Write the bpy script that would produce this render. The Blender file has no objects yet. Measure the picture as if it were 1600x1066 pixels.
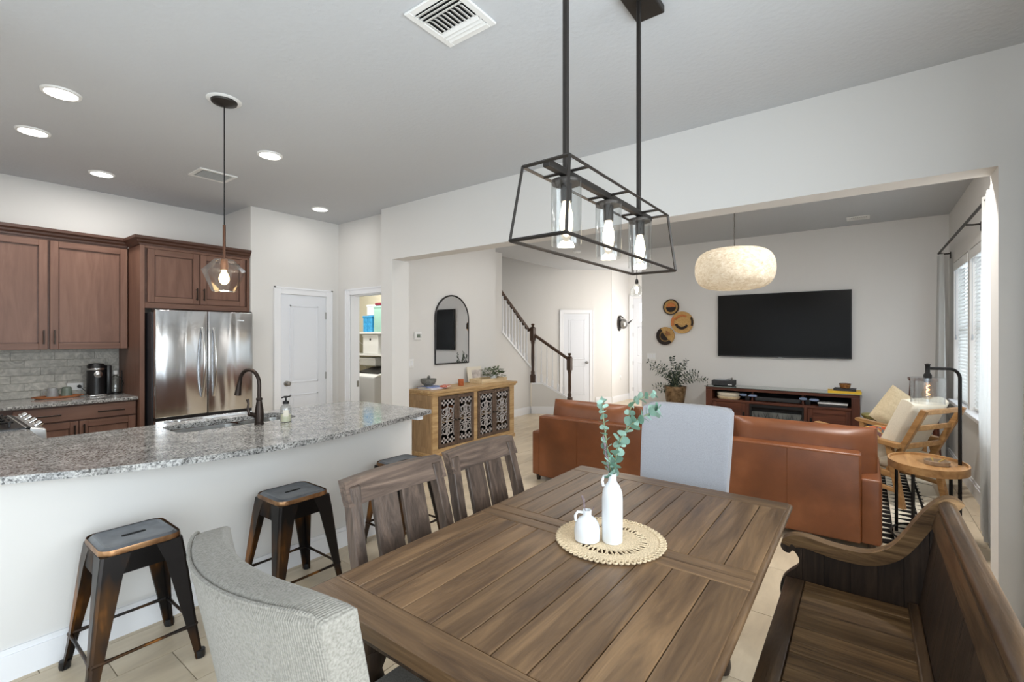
import bpy, bmesh, math, random
from mathutils import Vector, Matrix
random.seed(7)
SC = bpy.context.scene
COL = SC.collection
PI = math.pi

# ------------------------------------------------------------------ camera
cam_d = bpy.data.cameras.new('camera')
cam_d.sensor_width = 36.0
cam_d.lens = 36.0 * 732 / 1600
cam_d.shift_y = -6 / 1600
cam_d.clip_start = 0.02
cam = bpy.data.objects.new('camera', cam_d)
COL.objects.link(cam)
YAW = math.atan2(550, 732)
cam.location = (0, 0, 1.5)
cam.rotation_euler = (PI / 2, 0, YAW)
SC.camera = cam

# ------------------------------------------------------------------ world, light, exposure
w = bpy.data.worlds.new('world'); SC.world = w; w.use_nodes = True
bg = w.node_tree.nodes['Background']
bg.inputs[0].default_value = (0.86, 0.92, 1.0, 1); bg.inputs[1].default_value = 1.5
SC.view_settings.view_transform = 'Standard'
SC.view_settings.look = 'None'
SC.view_settings.gamma = 1
SC.view_settings.exposure = 0.76


def area(name, loc, rot, sx, sy, power, col=(1, 1, 1)):
    l = bpy.data.lights.new(name, 'AREA'); l.shape = 'RECTANGLE'; l.size = sx; l.size_y = sy
    l.energy = power; l.color = col
    o = bpy.data.objects.new(name, l); COL.objects.link(o); o.location = loc; o.rotation_euler = rot
    return o


# daylight just outside each glazed opening, then an added foyer panel
DAY = (1.0, 0.968, 0.93)
area('daylight_sliding_door', (1.12, 0.40, 1.2), (0, PI / 2, 0), 2.3, 3.5, 130, DAY)
area('daylight_back_door', (-1.1, -2.42, 1.2), (PI / 2, 0, 0), 3.3, 2.3, 22, DAY)
area('daylight_added_window', (1.08, 4.72, 1.56), (0, PI / 2, 0), 1.55, 1.1, 6, DAY)  # shines through the added window behind the near curtain
area('daylight_blind_window', (1.10, 6.5, 1.56), (0, PI / 2, 0), 1.7, 2.1, 13, DAY)
area('foyer_fill_panel', (-3.2, 9.6, 1.5), (0, PI / 2, 0), 2.0, 1.2, 22, DAY)  # fill light added inside the foyer, no window behind it


def point(name, loc, power, col=(1, .86, .68), r=.03):
    l = bpy.data.lights.new(name, 'POINT'); l.energy = power; l.color = col; l.shadow_soft_size = r
    o = bpy.data.objects.new(name, l); COL.objects.link(o); o.location = loc
    return o


# ------------------------------------------------------------------ materials
def s2l(c):
    return tuple(((v / 255 / 12.92) if v / 255 <= .04045 else ((v / 255 + .055) / 1.055) ** 2.4) for v in c)


def C4(c):
    return (*s2l(c), 1)


MATS = {}


def base(name, col=(200, 200, 200), rough=.5, metal=0, spec=.5, **kw):
    m = bpy.data.materials.new(name); m.use_nodes = True
    b = m.node_tree.nodes['Principled BSDF']
    b.inputs['Base Color'].default_value = C4(col)
    b.inputs['Roughness'].default_value = rough
    b.inputs['Metallic'].default_value = metal
    b.inputs['Specular IOR Level'].default_value = spec
    for k, v in kw.items():
        b.inputs[k].default_value = v
    MATS[name] = m
    return m, m.node_tree.nodes, m.node_tree.links, b


def N(nodes, t, **kw):
    n = nodes.new(t)
    for k, v in kw.items():
        if k in n.inputs.keys():
            n.inputs[k].default_value = v
        else:
            setattr(n, k, v)
    return n


def ramp(nodes, stops):
    r = nodes.new('ShaderNodeValToRGB')
    el = r.color_ramp.elements
    while len(el) < len(stops):
        el.new(.5)
    for e, (p, c) in zip(el, stops):
        e.position = p; e.color = C4(c)
    return r


def bump(nodes, links, b, src, strength=.2, dist=.01):
    n = N(nodes, 'ShaderNodeBump', Strength=strength, Distance=dist)
    links.new(src, n.inputs['Height']); links.new(n.outputs[0], b.inputs['Normal'])
    return n


def coords(nodes, links, scale=(1, 1, 1), rnd=0.0, kind='Object'):
    tc = nodes.new('ShaderNodeTexCoord')
    mp = nodes.new('ShaderNodeMapping'); mp.inputs['Scale'].default_value = scale
    if rnd:
        oi = nodes.new('ShaderNodeObjectInfo')
        mu = N(nodes, 'ShaderNodeMath', operation='MULTIPLY'); mu.inputs[1].default_value = rnd
        links.new(oi.outputs['Random'], mu.inputs[0])
        ad = N(nodes, 'ShaderNodeVectorMath', operation='ADD')
        links.new(tc.outputs[kind], ad.inputs[0]); links.new(mu.outputs[0], ad.inputs[1])
        links.new(ad.outputs[0], mp.inputs[0])
    else:
        links.new(tc.outputs[kind], mp.inputs[0])
    return mp.outputs[0]


def plain(name, col, rough=.5, metal=0, spec=.5, nscale=0, nbump=0, var=0, **kw):
    m, n, l, b = base(name, col, rough, metal, spec, **kw)
    if nscale:
        v = coords(n, l)
        t = N(n, 'ShaderNodeTexNoise', Scale=nscale, Detail=4.0)
        l.new(v, t.inputs['Vector'])
        if var:
            r = ramp(n, [(.3, tuple(max(0, c - var) for c in col)), (.7, tuple(min(255, c + var) for c in col))])
            l.new(t.outputs[0], r.inputs[0]); l.new(r.outputs[0], b.inputs['Base Color'])
        if nbump:
            bump(n, l, b, t.outputs[0], nbump, .01)
    return m


def wood(name, dark, mid, light, axis='y', rough=.45, scale=3.0, stretch=14, spec=.4, bumpk=.25, varamt=.35, coat=0):
    m, n, l, b = base(name, mid, rough, 0, spec)
    sc = {'x': (1, stretch, stretch), 'y': (stretch, 1, stretch), 'z': (stretch, stretch, 1)}[axis]
    v = coords(n, l, tuple(scale * .35 * s for s in sc), rnd=37.0)
    t = N(n, 'ShaderNodeTexNoise', Scale=1.6, Detail=7.0, Roughness=.62, Distortion=1.3)
    l.new(v, t.inputs['Vector'])
    r = ramp(n, [(.28, dark), (.5, mid), (.74, light)])
    l.new(t.outputs[0], r.inputs[0])
    oi = n.new('ShaderNodeObjectInfo')
    hs = N(n, 'ShaderNodeHueSaturation')
    mr = N(n, 'ShaderNodeMapRange'); mr.inputs['To Min'].default_value = 1 - varamt / 2; mr.inputs['To Max'].default_value = 1 + varamt / 2
    l.new(oi.outputs['Random'], mr.inputs['Value']); l.new(mr.outputs[0], hs.inputs['Value'])
    l.new(r.outputs[0], hs.inputs['Color']); l.new(hs.outputs[0], b.inputs['Base Color'])
    t2 = N(n, 'ShaderNodeTexNoise', Scale=9.0, Detail=3.0)
    l.new(v, t2.inputs['Vector'])
    bump(n, l, b, t2.outputs[0], bumpk, .004)
    if coat:
        b.inputs['Coat Weight'].default_value = coat; b.inputs['Coat Roughness'].default_value = .15
    return m


def glass(name, tint=(245, 248, 248), rough=.02, ior=1.45, dens=0.0):
    m = bpy.data.materials.new(name); m.use_nodes = True
    n, l = m.node_tree.nodes, m.node_tree.links
    n.clear()
    out = n.new('ShaderNodeOutputMaterial')
    tr = n.new('ShaderNodeBsdfTransparent'); tr.inputs[0].default_value = C4(tint)
    gl = N(n, 'ShaderNodeBsdfGlossy', Roughness=rough)
    lw = N(n, 'ShaderNodeLayerWeight', Blend=.5)
    pw = N(n, 'ShaderNodeMath', operation='POWER'); pw.inputs[1].default_value = 3.5
    l.new(lw.outputs['Facing'], pw.inputs[0])
    ml = N(n, 'ShaderNodeMath', operation='MULTIPLY'); ml.inputs[1].default_value = .6
    l.new(pw.outputs[0], ml.inputs[0])
    ad = N(n, 'ShaderNodeMath', operation='ADD'); ad.inputs[1].default_value = .035 + dens
    l.new(ml.outputs[0], ad.inputs[0])
    mx = n.new('ShaderNodeMixShader')
    l.new(ad.outputs[0], mx.inputs[0]); l.new(tr.outputs[0], mx.inputs[1]); l.new(gl.outputs[0], mx.inputs[2])
    l.new(mx.outputs[0], out.inputs[0])
    MATS[name] = m
    return m


def emit(name, col, strength):
    m = bpy.data.materials.new(name); m.use_nodes = True
    n, l = m.node_tree.nodes, m.node_tree.links
    n.clear(); out = n.new('ShaderNodeOutputMaterial')
    e = N(n, 'ShaderNodeEmission', Strength=strength); e.inputs[0].default_value = C4(col)
    l.new(e.outputs[0], out.inputs[0]); MATS[name] = m
    return m


def translucent(name, col, mix=.5, nscale=0):
    m = bpy.data.materials.new(name); m.use_nodes = True
    n, l = m.node_tree.nodes, m.node_tree.links
    n.clear(); out = n.new('ShaderNodeOutputMaterial')
    d = n.new('ShaderNodeBsdfDiffuse'); d.inputs[0].default_value = C4(col)
    t = n.new('ShaderNodeBsdfTranslucent'); t.inputs[0].default_value = C4(col)
    mx = n.new('ShaderNodeMixShader'); mx.inputs[0].default_value = mix
    l.new(d.outputs[0], mx.inputs[1]); l.new(t.outputs[0], mx.inputs[2]); l.new(mx.outputs[0], out.inputs[0])
    MATS[name] = m
    return m


M_WALL = plain('wall_paint', (221, 219, 216), .85, spec=.2, nscale=120, nbump=.03)
M_CEIL = plain('ceiling_paint', (196, 198, 201), .95, spec=.1, nscale=38, nbump=.25)
M_TRIM = plain('trim_white', (236, 237, 240), .4, spec=.4, nscale=30, nbump=.01)
M_DOOR = plain('door_white', (226, 229, 235), .45, spec=.4, nscale=30, nbump=.01)
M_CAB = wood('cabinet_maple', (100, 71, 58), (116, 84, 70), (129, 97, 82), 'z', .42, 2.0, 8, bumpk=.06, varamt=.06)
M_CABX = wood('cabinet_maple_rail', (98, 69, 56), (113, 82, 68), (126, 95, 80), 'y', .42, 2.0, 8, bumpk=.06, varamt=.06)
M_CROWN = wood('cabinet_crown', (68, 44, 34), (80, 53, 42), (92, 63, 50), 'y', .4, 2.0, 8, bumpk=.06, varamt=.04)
M_BRONZE = plain('oil_rubbed_bronze', (52, 43, 38), .35, .75, nscale=40, nbump=.05)
M_BLACKM = plain('black_metal', (34, 33, 33), .42, .6, nscale=60, nbump=.04)
M_FIXT = plain('fixture_bronze', (58, 54, 51), .45, .7, nscale=60, nbump=.04)
M_BLACK = plain('black_plastic', (20, 20, 22), .35, nscale=60, nbump=.02)
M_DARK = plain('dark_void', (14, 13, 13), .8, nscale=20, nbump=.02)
M_CHROME = plain('chrome', (200, 200, 200), .18, 1.0, nscale=30, nbump=.01)
M_NICKEL = plain('satin_nickel', (150, 148, 144), .35, 1.0, nscale=30, nbump=.02)
M_WHITE = plain('white_ceramic', (232, 236, 240), .25, nscale=8, nbump=.03)
M_PLASTW = plain('white_plastic', (232, 232, 230), .4, nscale=30, nbump=.01)
M_GREYPL = plain('grey_plastic', (168, 172, 178), .4, nscale=30, nbump=.01)
M_TABLE = wood('table_wood', (68, 48, 31), (106, 81, 56), (140, 110, 78), 'y', .38, 2.6, 12, spec=.45, bumpk=.3, varamt=.3)
M_TABLEX = wood('table_wood_cross', (66, 47, 31), (102, 78, 54), (136, 107, 77), 'x', .38, 2.6, 12, spec=.45, bumpk=.3, varamt=.2)
M_BENCHX = wood('bench_wood_cross', (52, 36, 22), (108, 82, 54), (144, 114, 78), 'x', .5, 3.2, 12, spec=.25, bumpk=.4, varamt=.3)
M_BENCHY = wood('bench_wood_long', (42, 30, 20), (78, 58, 39), (110, 85, 60), 'y', .35, 3.0, 12, bumpk=.4, varamt=.2, coat=.15)
M_BENCHZ = wood('bench_wood_upright', (28, 20, 15), (50, 37, 27), (72, 55, 41), 'z', .45, 3.0, 12, bumpk=.4, varamt=.25)
M_CHAIRY = wood('chair_wood_rail', (58, 47, 41), (98, 82, 72), (134, 114, 100), 'y', .42, 3.4, 12, bumpk=.45, varamt=.12)
M_CHAIRZ = wood('chair_wood_slat', (52, 42, 37), (86, 72, 63), (116, 97, 85), 'z', .42, 3.2, 12, bumpk=.4, varamt=.12)
M_OAK = wood('mango_wood_light', (158, 124, 82), (192, 158, 112), (214, 184, 140), 'y', .5, 2.6, 10, bumpk=.15, varamt=.1)
M_OAKZ = wood('mango_wood_side_shaded', (138, 110, 80), (170, 140, 104), (192, 162, 124), 'z', .5, 2.6, 10, bumpk=.15, varamt=.1)  # same wood, darker: shade on the sideboard's side put into the colour
M_CARVED = plain('carved_wood_dark', (92, 74, 62), .6, nscale=60, nbump=.15, var=12)
M_LATT = plain('carved_lattice_grey', (176, 170, 168), .6, nscale=90, nbump=.15, var=12)
M_TVST = wood('cherry_wood', (62, 32, 22), (88, 48, 33), (112, 64, 45), 'x', .38, 2.5, 10, bumpk=.12, varamt=.1)
M_TVSTZ = wood('cherry_wood_upright', (60, 31, 22), (84, 46, 32), (106, 60, 43), 'z', .38, 2.5, 10, bumpk=.12, varamt=.1)
M_HONEY = wood('honey_oak', (136, 98, 58), (164, 122, 76), (186, 146, 98), 'y', .42, 3.0, 10, bumpk=.12, varamt=.1)
M_STAIRW = wood('stair_walnut', (54, 38, 28), (74, 54, 42), (94, 72, 58), 'z', .35, 3.0, 10, bumpk=.1, varamt=.08)
M_TRAYW = wood('acacia_tray', (120, 70, 42), (156, 98, 62), (180, 122, 84), 'y', .45, 3.0, 10, bumpk=.1)
M_PALEW = wood('pale_wood', (176, 150, 112), (204, 182, 146), (222, 202, 168), 'y', .5, 3.0, 10, bumpk=.1)
M_SCREEN = plain('tv_screen', (26, 26, 26), .25, spec=.1, nscale=10, nbump=.0)
M_BULB = emit('bulb_glow', (255, 236, 205), 4.5)
M_BULBW = emit('bulb_glow_warm', (255, 214, 150), 9.0)
M_LED = emit('led_panel', (255, 252, 246), 5.0)
M_GLASS = glass('clear_glass')
M_GLASSR = glass('seeded_glass', (240, 242, 242), .1, 1.5, .07)
M_GLASSF = glass('ribbed_glass', (236, 238, 238), .2, 1.5, .22)
M_PANE = glass('window_glass', (240, 246, 250), .01, 1.45)
M_SOAP = plain('soap_liquid', (230, 226, 196), .3, nscale=10, nbump=.02)
M_PAPER = plain('paper_pages', (224, 216, 200), .8, nscale=90, nbump=.1)
M_TERRA = plain('terracotta_glass', (176, 96, 56), .4, nscale=30, var=12)
M_STONE = plain('grey_stone', (118, 118, 112), .8, nscale=60, nbump=.3, var=18)
M_LEAF = plain('eucalyptus_leaf', (164, 196, 182), .6, nscale=30, var=26)
M_LEAFD = plain('dark_leaf', (62, 78, 66), .6, nscale=40, var=22)
M_GREENL = plain('green_leaf', (104, 126, 84), .6, nscale=40, var=26)
M_STEM = plain('stem', (120, 128, 96), .7, nscale=40, var=10)
M_STEMV = plain('dried_lavender', (128, 112, 116), .8, nscale=80, var=24)
M_JUTE = plain('jute', (222, 200, 166), .9, nscale=240, nbump=.6, var=20)
M_CREAM = plain('cream_cushion', (222, 212, 192), .9, nscale=150, nbump=.15, var=6)
M_SHEER = translucent('sheer_curtain', (232, 232, 230), .3)
M_BLIND = translucent('blind_slat', (240, 240, 238), .5)
M_YELLOW = plain('yellow_cover', (222, 178, 40), .5, nscale=30, var=6)
M_CHARC = plain('charcoal_cover', (44, 44, 46), .6, nscale=30, var=6)
M_BASKET = plain('basket_straw', (202, 160, 98), .85, nscale=120, nbump=.5, var=22)
M_BASKETD = plain('basket_dark', (44, 34, 30), .85, nscale=120, nbump=.5, var=8)
M_BASKETR = plain('basket_rust', (196, 120, 66), .85, nscale=120, nbump=.5, var=16)
M_AMBER = plain('amber_pattern', (150, 96, 40), .4, nscale=60, var=40)
M_BLUE = plain('blue_pack', (50, 150, 205), .5, nscale=30, var=20)
M_TEAL = plain('teal_fabric', (150, 190, 176), .8, nscale=80, var=8)
M_LAUNDRY = plain('laundry_wall', (196, 190, 170), .85, nscale=80, nbump=.03)
M_MAROON = plain('maroon', (120, 30, 50), .6, nscale=30, var=10)
M_SAGE = plain('sage_ceramic', (112, 122, 110), .4, nscale=30, var=8)
M_GREYC = plain('grey_ceramic', (150, 150, 150), .4, nscale=30, var=8)
M_PINK = plain('coral_print', (206, 120, 100), .6, nscale=60, var=30)
M_LILAC = plain('lilac_book', (214, 212, 226), .5, nscale=20, var=6)
M_PALEBLUE = plain('pale_blue_plastic', (150, 170, 205), .4, nscale=20, var=5)  # plain pale blue controller plastic
M_BULBGLASS = glass('bulb_glass', (255, 240, 214), .02, 1.45, .02)
M_FLORAL = None


def fabric(name, col, var=10, scale=260):
    m, n, l, b = base(name, col, .95, 0, .15)
    v = coords(n, l)
    t = N(n, 'ShaderNodeTexNoise', Scale=scale, Detail=3.0)
    t2 = N(n, 'ShaderNodeTexWave', Scale=scale * .35, Distortion=3.0); t2.inputs['Detail'].default_value = 2
    l.new(v, t.inputs['Vector']); l.new(v, t2.inputs['Vector'])
    r = ramp(n, [(.25, tuple(c - var * 2 for c in col)), (.55, col), (.8, tuple(min(255, c + var) for c in col))])
    l.new(t.outputs[0], r.inputs[0]); l.new(r.outputs[0], b.inputs['Base Color'])
    ad = N(n, 'ShaderNodeMath', operation='ADD'); l.new(t.outputs[0], ad.inputs[0]); l.new(t2.outputs[1], ad.inputs[1])
    bump(n, l, b, ad.outputs[0], .35, .003)
    b.inputs['Sheen Weight'].default_value = .2
    return m


M_TWEED = fabric('tweed_grey', (130, 126, 118), 12, 220)
M_UPHOL_FAR = fabric('upholstery_grey_far', (172, 174, 181), 8, 300)  # same upholstery as the near chair, its different light put into the colour


def leather():
    m, n, l, b = base('tan_leather', (150, 82, 46), .38, 0, .45)
    v = coords(n, l)
    t = N(n, 'ShaderNodeTexNoise', Scale=3.0, Detail=5.0); l.new(v, t.inputs['Vector'])
    r = ramp(n, [(.3, (98, 55, 28)), (.55, (120, 69, 37)), (.8, (146, 90, 55))])
    l.new(t.outputs[0], r.inputs[0]); l.new(r.outputs[0], b.inputs['Base Color'])
    t2 = N(n, 'ShaderNodeTexVoronoi', Scale=180.0); l.new(v, t2.inputs['Vector'])
    bump(n, l, b, t2.outputs[0], .12, .003)
    return m


M_LEATHER = leather()


def granite():
    m, n, l, b = base('granite', (180, 176, 172), .12, 0, .6)
    v = coords(n, l)
    t = N(n, 'ShaderNodeTexVoronoi', Scale=120.0); l.new(v, t.inputs['Vector'])
    t1 = N(n, 'ShaderNodeTexNoise', Scale=80.0, Detail=6.0, Roughness=.7); l.new(v, t1.inputs['Vector'])
    t2 = N(n, 'ShaderNodeTexNoise', Scale=11.0, Detail=4.0); l.new(v, t2.inputs['Vector'])
    r1 = ramp(n, [(.33, (78, 78, 78)), (.43, (146, 146, 145)), (.56, (204, 203, 201)), (.7, (224, 223, 220))])
    l.new(t1.outputs[0], r1.inputs[0])
    r2 = ramp(n, [(.3, (162, 162, 162)), (.7, (250, 249, 247))]); l.new(t2.outputs[0], r2.inputs[0])
    mx = N(n, 'ShaderNodeMixRGB', blend_type='MULTIPLY'); mx.inputs[0].default_value = .8
    l.new(r1.outputs[0], mx.inputs[1]); l.new(r2.outputs[0], mx.inputs[2])
    r3 = ramp(n, [(.0, (42, 40, 40)), (.16, (46, 44, 44)), (.2, (255, 255, 255))])
    cr = N(n, 'ShaderNodeSeparateColor'); l.new(t.outputs['Color'], cr.inputs[0]); l.new(cr.outputs[0], r3.inputs[0])
    mx2 = N(n, 'ShaderNodeMixRGB', blend_type='MULTIPLY'); mx2.inputs[0].default_value = .7
    l.new(mx.outputs[0], mx2.inputs[1]); l.new(r3.outputs[0], mx2.inputs[2])
    l.new(mx2.outputs[0], b.inputs['Base Color'])
    return m


M_GRANITE = granite()


def steel():
    m, n, l, b = base('stainless_steel', (216, 217, 219), .17, 1.0, .5)
    v = coords(n, l, (1, 2.0, .28))
    t = N(n, 'ShaderNodeTexNoise', Scale=3.2, Detail=1.0, Distortion=.4); l.new(v, t.inputs['Vector'])
    bump(n, l, b, t.outputs[0], .5, .03)
    return m


M_STEEL = steel()
M_SINK = plain('sink_steel', (212, 212, 210), .34, 1.0, nscale=200, nbump=.05)


def stoolmetal():
    m, n, l, b = base('antique_gunmetal', (44, 42, 40), .36, .8, .5)
    v = coords(n, l, (1, 1, .35))
    t = N(n, 'ShaderNodeTexNoise', Scale=9.0, Detail=3.0); l.new(v, t.inputs['Vector'])
    r = ramp(n, [(.46, (40, 37, 36)), (.62, (78, 54, 32)), (.76, (166, 108, 50))])
    l.new(t.outputs[0], r.inputs[0]); l.new(r.outputs[0], b.inputs['Base Color'])
    return m


M_STOOL = stoolmetal()
M_COPPER = plain('antique_copper_rim', (126, 84, 44), .32, .85, nscale=9, var=60)
M_SEATM = plain('gunmetal_seat', (128, 132, 138), .34, .75, nscale=20, var=8)


def tilemat():
    m, n, l, b = base('porcelain_tile', (190, 176, 156), .32, 0, .45)
    v = coords(n, l, (2.6, .7, 1), rnd=61.0)
    t = N(n, 'ShaderNodeTexNoise', Scale=2.6, Detail=6.0, Roughness=.6, Distortion=.7); l.new(v, t.inputs['Vector'])
    r = ramp(n, [(.3, (190, 174, 150)), (.5, (206, 190, 164)), (.72, (219, 204, 180))])
    l.new(t.outputs[0], r.inputs[0])
    oi = n.new('ShaderNodeObjectInfo'); hs = N(n, 'ShaderNodeHueSaturation')
    mr = N(n, 'ShaderNodeMapRange'); mr.inputs['To Min'].default_value = .95; mr.inputs['To Max'].default_value = 1.04
    l.new(oi.outputs['Random'], mr.inputs['Value']); l.new(mr.outputs[0], hs.inputs['Value'])
    l.new(r.outputs[0], hs.inputs['Color']); l.new(hs.outputs[0], b.inputs['Base Color'])
    return m


M_TILE = tilemat()
M_GROUT = plain('grout', (170, 157, 139), .9, nscale=60, nbump=.1)


def splashmat():
    m, n, l, b = base('limestone_splash', (168, 164, 156), .5, 0, .4)
    v = coords(n, l, (1, 1, 1), rnd=41.0)
    t = N(n, 'ShaderNodeTexNoise', Scale=14.0, Detail=6.0, Distortion=1.5); l.new(v, t.inputs['Vector'])
    r = ramp(n, [(.32, (158, 155, 148)), (.5, (182, 179, 171)), (.7, (204, 200, 191))])
    l.new(t.outputs[0], r.inputs[0])
    oi = n.new('ShaderNodeObjectInfo'); hs = N(n, 'ShaderNodeHueSaturation')
    mr = N(n, 'ShaderNodeMapRange'); mr.inputs['To Min'].default_value = .9; mr.inputs['To Max'].default_value = 1.08
    l.new(oi.outputs['Random'], mr.inputs['Value']); l.new(mr.outputs[0], hs.inputs['Value'])
    l.new(r.outputs[0], hs.inputs['Color']); l.new(hs.outputs[0], b.inputs['Base Color'])
    return m


M_SPLASH = splashmat()


def floral():
    m, n, l, b = base('floral_print', (200, 150, 90), .9, 0, .2)
    v = coords(n, l)
    t = N(n, 'ShaderNodeTexVoronoi', Scale=26.0); l.new(v, t.inputs['Vector'])
    r = ramp(n, [(.0, (190, 70, 50)), (.3, (206, 150, 80)), (.55, (120, 60, 60)), (.75, (110, 130, 130)), (1, (226, 190, 120))])
    s = N(n, 'ShaderNodeSeparateColor'); l.new(t.outputs['Color'], s.inputs[0]); l.new(s.outputs[0], r.inputs[0])
    l.new(r.outputs[0], b.inputs['Base Color'])
    return m


M_FLORAL = floral()


def lampweave():
    m = bpy.data.materials.new('woven_paper_shade'); m.use_nodes = True
    n, l = m.node_tree.nodes, m.node_tree.links
    n.clear(); out = n.new('ShaderNodeOutputMaterial')
    v = coords(n, l, (1, 1, 1.6))
    t = N(n, 'ShaderNodeTexNoise', Scale=26.0, Detail=5.0, Roughness=.7, Distortion=1.0); l.new(v, t.inputs['Vector'])
    r = ramp(n, [(.3, (194, 180, 156)), (.5, (222, 212, 194)), (.68, (240, 236, 226))]); l.new(t.outputs[0], r.inputs[0])
    d = n.new('ShaderNodeBsdfDiffuse'); tr = n.new('ShaderNodeBsdfTranslucent')
    l.new(r.outputs[0], d.inputs[0]); l.new(r.outputs[0], tr.inputs[0])
    mx = n.new('ShaderNodeMixShader'); mx.inputs[0].default_value = .4
    l.new(d.outputs[0], mx.inputs[1]); l.new(tr.outputs[0], mx.inputs[2])
    tp = n.new('ShaderNodeBsdfTransparent')
    r2 = ramp(n, [(.30, (90, 90, 90)), (.36, (0, 0, 0))]); l.new(t.outputs[0], r2.inputs[0])
    mx2 = n.new('ShaderNodeMixShader')
    l.new(r2.outputs[0], mx2.inputs[0]); l.new(mx.outputs[0], mx2.inputs[1]); l.new(tp.outputs[0], mx2.inputs[2])
    l.new(mx2.outputs[0], out.inputs[0])
    return m


M_WEAVE = lampweave()


def rugmat():
    m, n, l, b = base('rug_weave', (226, 218, 200), .95, 0, .1)
    tc = n.new('ShaderNodeTexCoord')
    sp = n.new('ShaderNodeSeparateXYZ'); l.new(tc.outputs['Object'], sp.inputs[0])

    def mth(op, a, bb=None):
        x = N(n, 'ShaderNodeMath', operation=op)
        for i, q in enumerate((a, bb)):
            if q is None: continue
            if isinstance(q, (int, float)): x.inputs[i].default_value = q
            else: l.new(q, x.inputs[i])
        return x.outputs[0]
    X, Y = sp.outputs[0], sp.outputs[1]
    # rows of triangles inside wide bands running along the long side
    fy = mth('FRACT', mth('MULTIPLY', Y, 1 / .12))
    fx = mth('FRACT', mth('MULTIPLY', X, 1 / .18))
    tri = mth('LESS_THAN', mth('ABSOLUTE', mth('SUBTRACT', fy, .5)), mth('MULTIPLY', fx, .5))
    band = mth('LESS_THAN', mth('FRACT', mth('ADD', mth('MULTIPLY', X, 1 / .8), .98)), .52)
    edge = mth('LESS_THAN', mth('FRACT', mth('MULTIPLY', X, 1 / .4)), .05)
    k = mth('MULTIPLY', band, mth('MAXIMUM', tri, edge))
    thin = mth('MULTIPLY', mth('SUBTRACT', 1.0, band), mth('LESS_THAN', mth('FRACT', mth('ADD', mth('MULTIPLY', Y, 1 / .5), mth('MULTIPLY', X, .8))), .03))
    k = mth('MAXIMUM', k, thin)
    mx = N(n, 'ShaderNodeMixRGB'); mx.inputs[1].default_value = C4((226, 218, 200)); mx.inputs[2].default_value = C4((30, 28, 28))
    l.new(k, mx.inputs[0]); l.new(mx.outputs[0], b.inputs['Base Color'])
    t = N(n, 'ShaderNodeTexNoise', Scale=200.0); l.new(tc.outputs['Object'], t.inputs['Vector'])
    bump(n, l, b, t.outputs[0], .5, .004)
    return m


M_RUG = rugmat()


def firemat():
    m, n, l, b = base('fireplace_glass', (26, 28, 30), .08, 0, .6)
    return m


M_FIRE = firemat()
M_MIRROR = plain('mirror_silver', (235, 236, 238), .01, 1.0, nscale=5, nbump=0)
M_GLASSTOP = plain('glass_top', (150, 160, 156), .04, .35, spec=.8, nscale=5, nbump=0)


# ------------------------------------------------------------------ mesh helpers
def BM():
    return bmesh.new()


def box(bm, x0, x1, y0, y1, z0, z1, mat4=None):
    vs = [bm.verts.new(p) for p in ((x0, y0, z0), (x1, y0, z0), (x1, y1, z0), (x0, y1, z0), (x0, y0, z1), (x1, y0, z1), (x1, y1, z1), (x0, y1, z1))]
    if mat4 is not None:
        for v in vs: v.co = mat4 @ v.co
    for f in ((0, 3, 2, 1), (4, 5, 6, 7), (0, 1, 5, 4), (1, 2, 6, 5), (2, 3, 7, 6), (3, 0, 4, 7)):
        bm.faces.new([vs[i] for i in f])
    return vs


def bev(bm, off=.005, seg=2):
    bmesh.ops.bevel(bm, geom=list(bm.edges), offset=off, segments=seg, profile=.5, affect='EDGES', clamp_overlap=True)
    return bm


def rbox(x0, x1, y0, y1, z0, z1, r=.005, seg=2):
    bm = BM(); box(bm, x0, x1, y0, y1, z0, z1)
    return bev(bm, r, seg) if r else bm


def frame_of(d):
    d = d.normalized()
    up = Vector((0, 0, 1)) if abs(d.z) < .95 else Vector((1, 0, 0))
    a = d.cross(up).normalized(); b = a.cross(d).normalized()
    return a, b


def tube(bm, pts, r, seg=10, closed=False, caps=True, flat=1.0):
    pts = [Vector(p) for p in pts]; n = len(pts)
    rings = []; pa = None
    for i, p in enumerate(pts):
        if closed: d = pts[(i + 1) % n] - pts[i - 1]
        elif i == 0: d = pts[1] - pts[0]
        elif i == n - 1: d = pts[-1] - pts[-2]
        else: d = (pts[i + 1] - p).normalized() + (p - pts[i - 1]).normalized()
        d = d.normalized()
        if pa is None: a, b = frame_of(d)
        else:
            a = (pa - d * pa.dot(d)).normalized(); b = a.cross(d).normalized()
        pa = a
        rr = r[i] if isinstance(r, (list, tuple)) else r
        rings.append([bm.verts.new(p + (a * math.cos(t) + b * math.sin(t) * flat) * rr) for t in [2 * PI * k / seg for k in range(seg)]])
    m = n if closed else n - 1
    for i in range(m):
        A, B = rings[i], rings[(i + 1) % n]
        for k in range(seg):
            bm.faces.new((A[k], A[(k + 1) % seg], B[(k + 1) % seg], B[k]))
    if caps and not closed:
        bm.faces.new(rings[0][::-1]); bm.faces.new(rings[-1])
    return bm


def cyl(bm, p0, p1, r0, r1=None, seg=16, caps=True):
    return tube(bm, [p0, p1], [r0, r0 if r1 is None else r1], seg, caps=caps)


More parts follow.
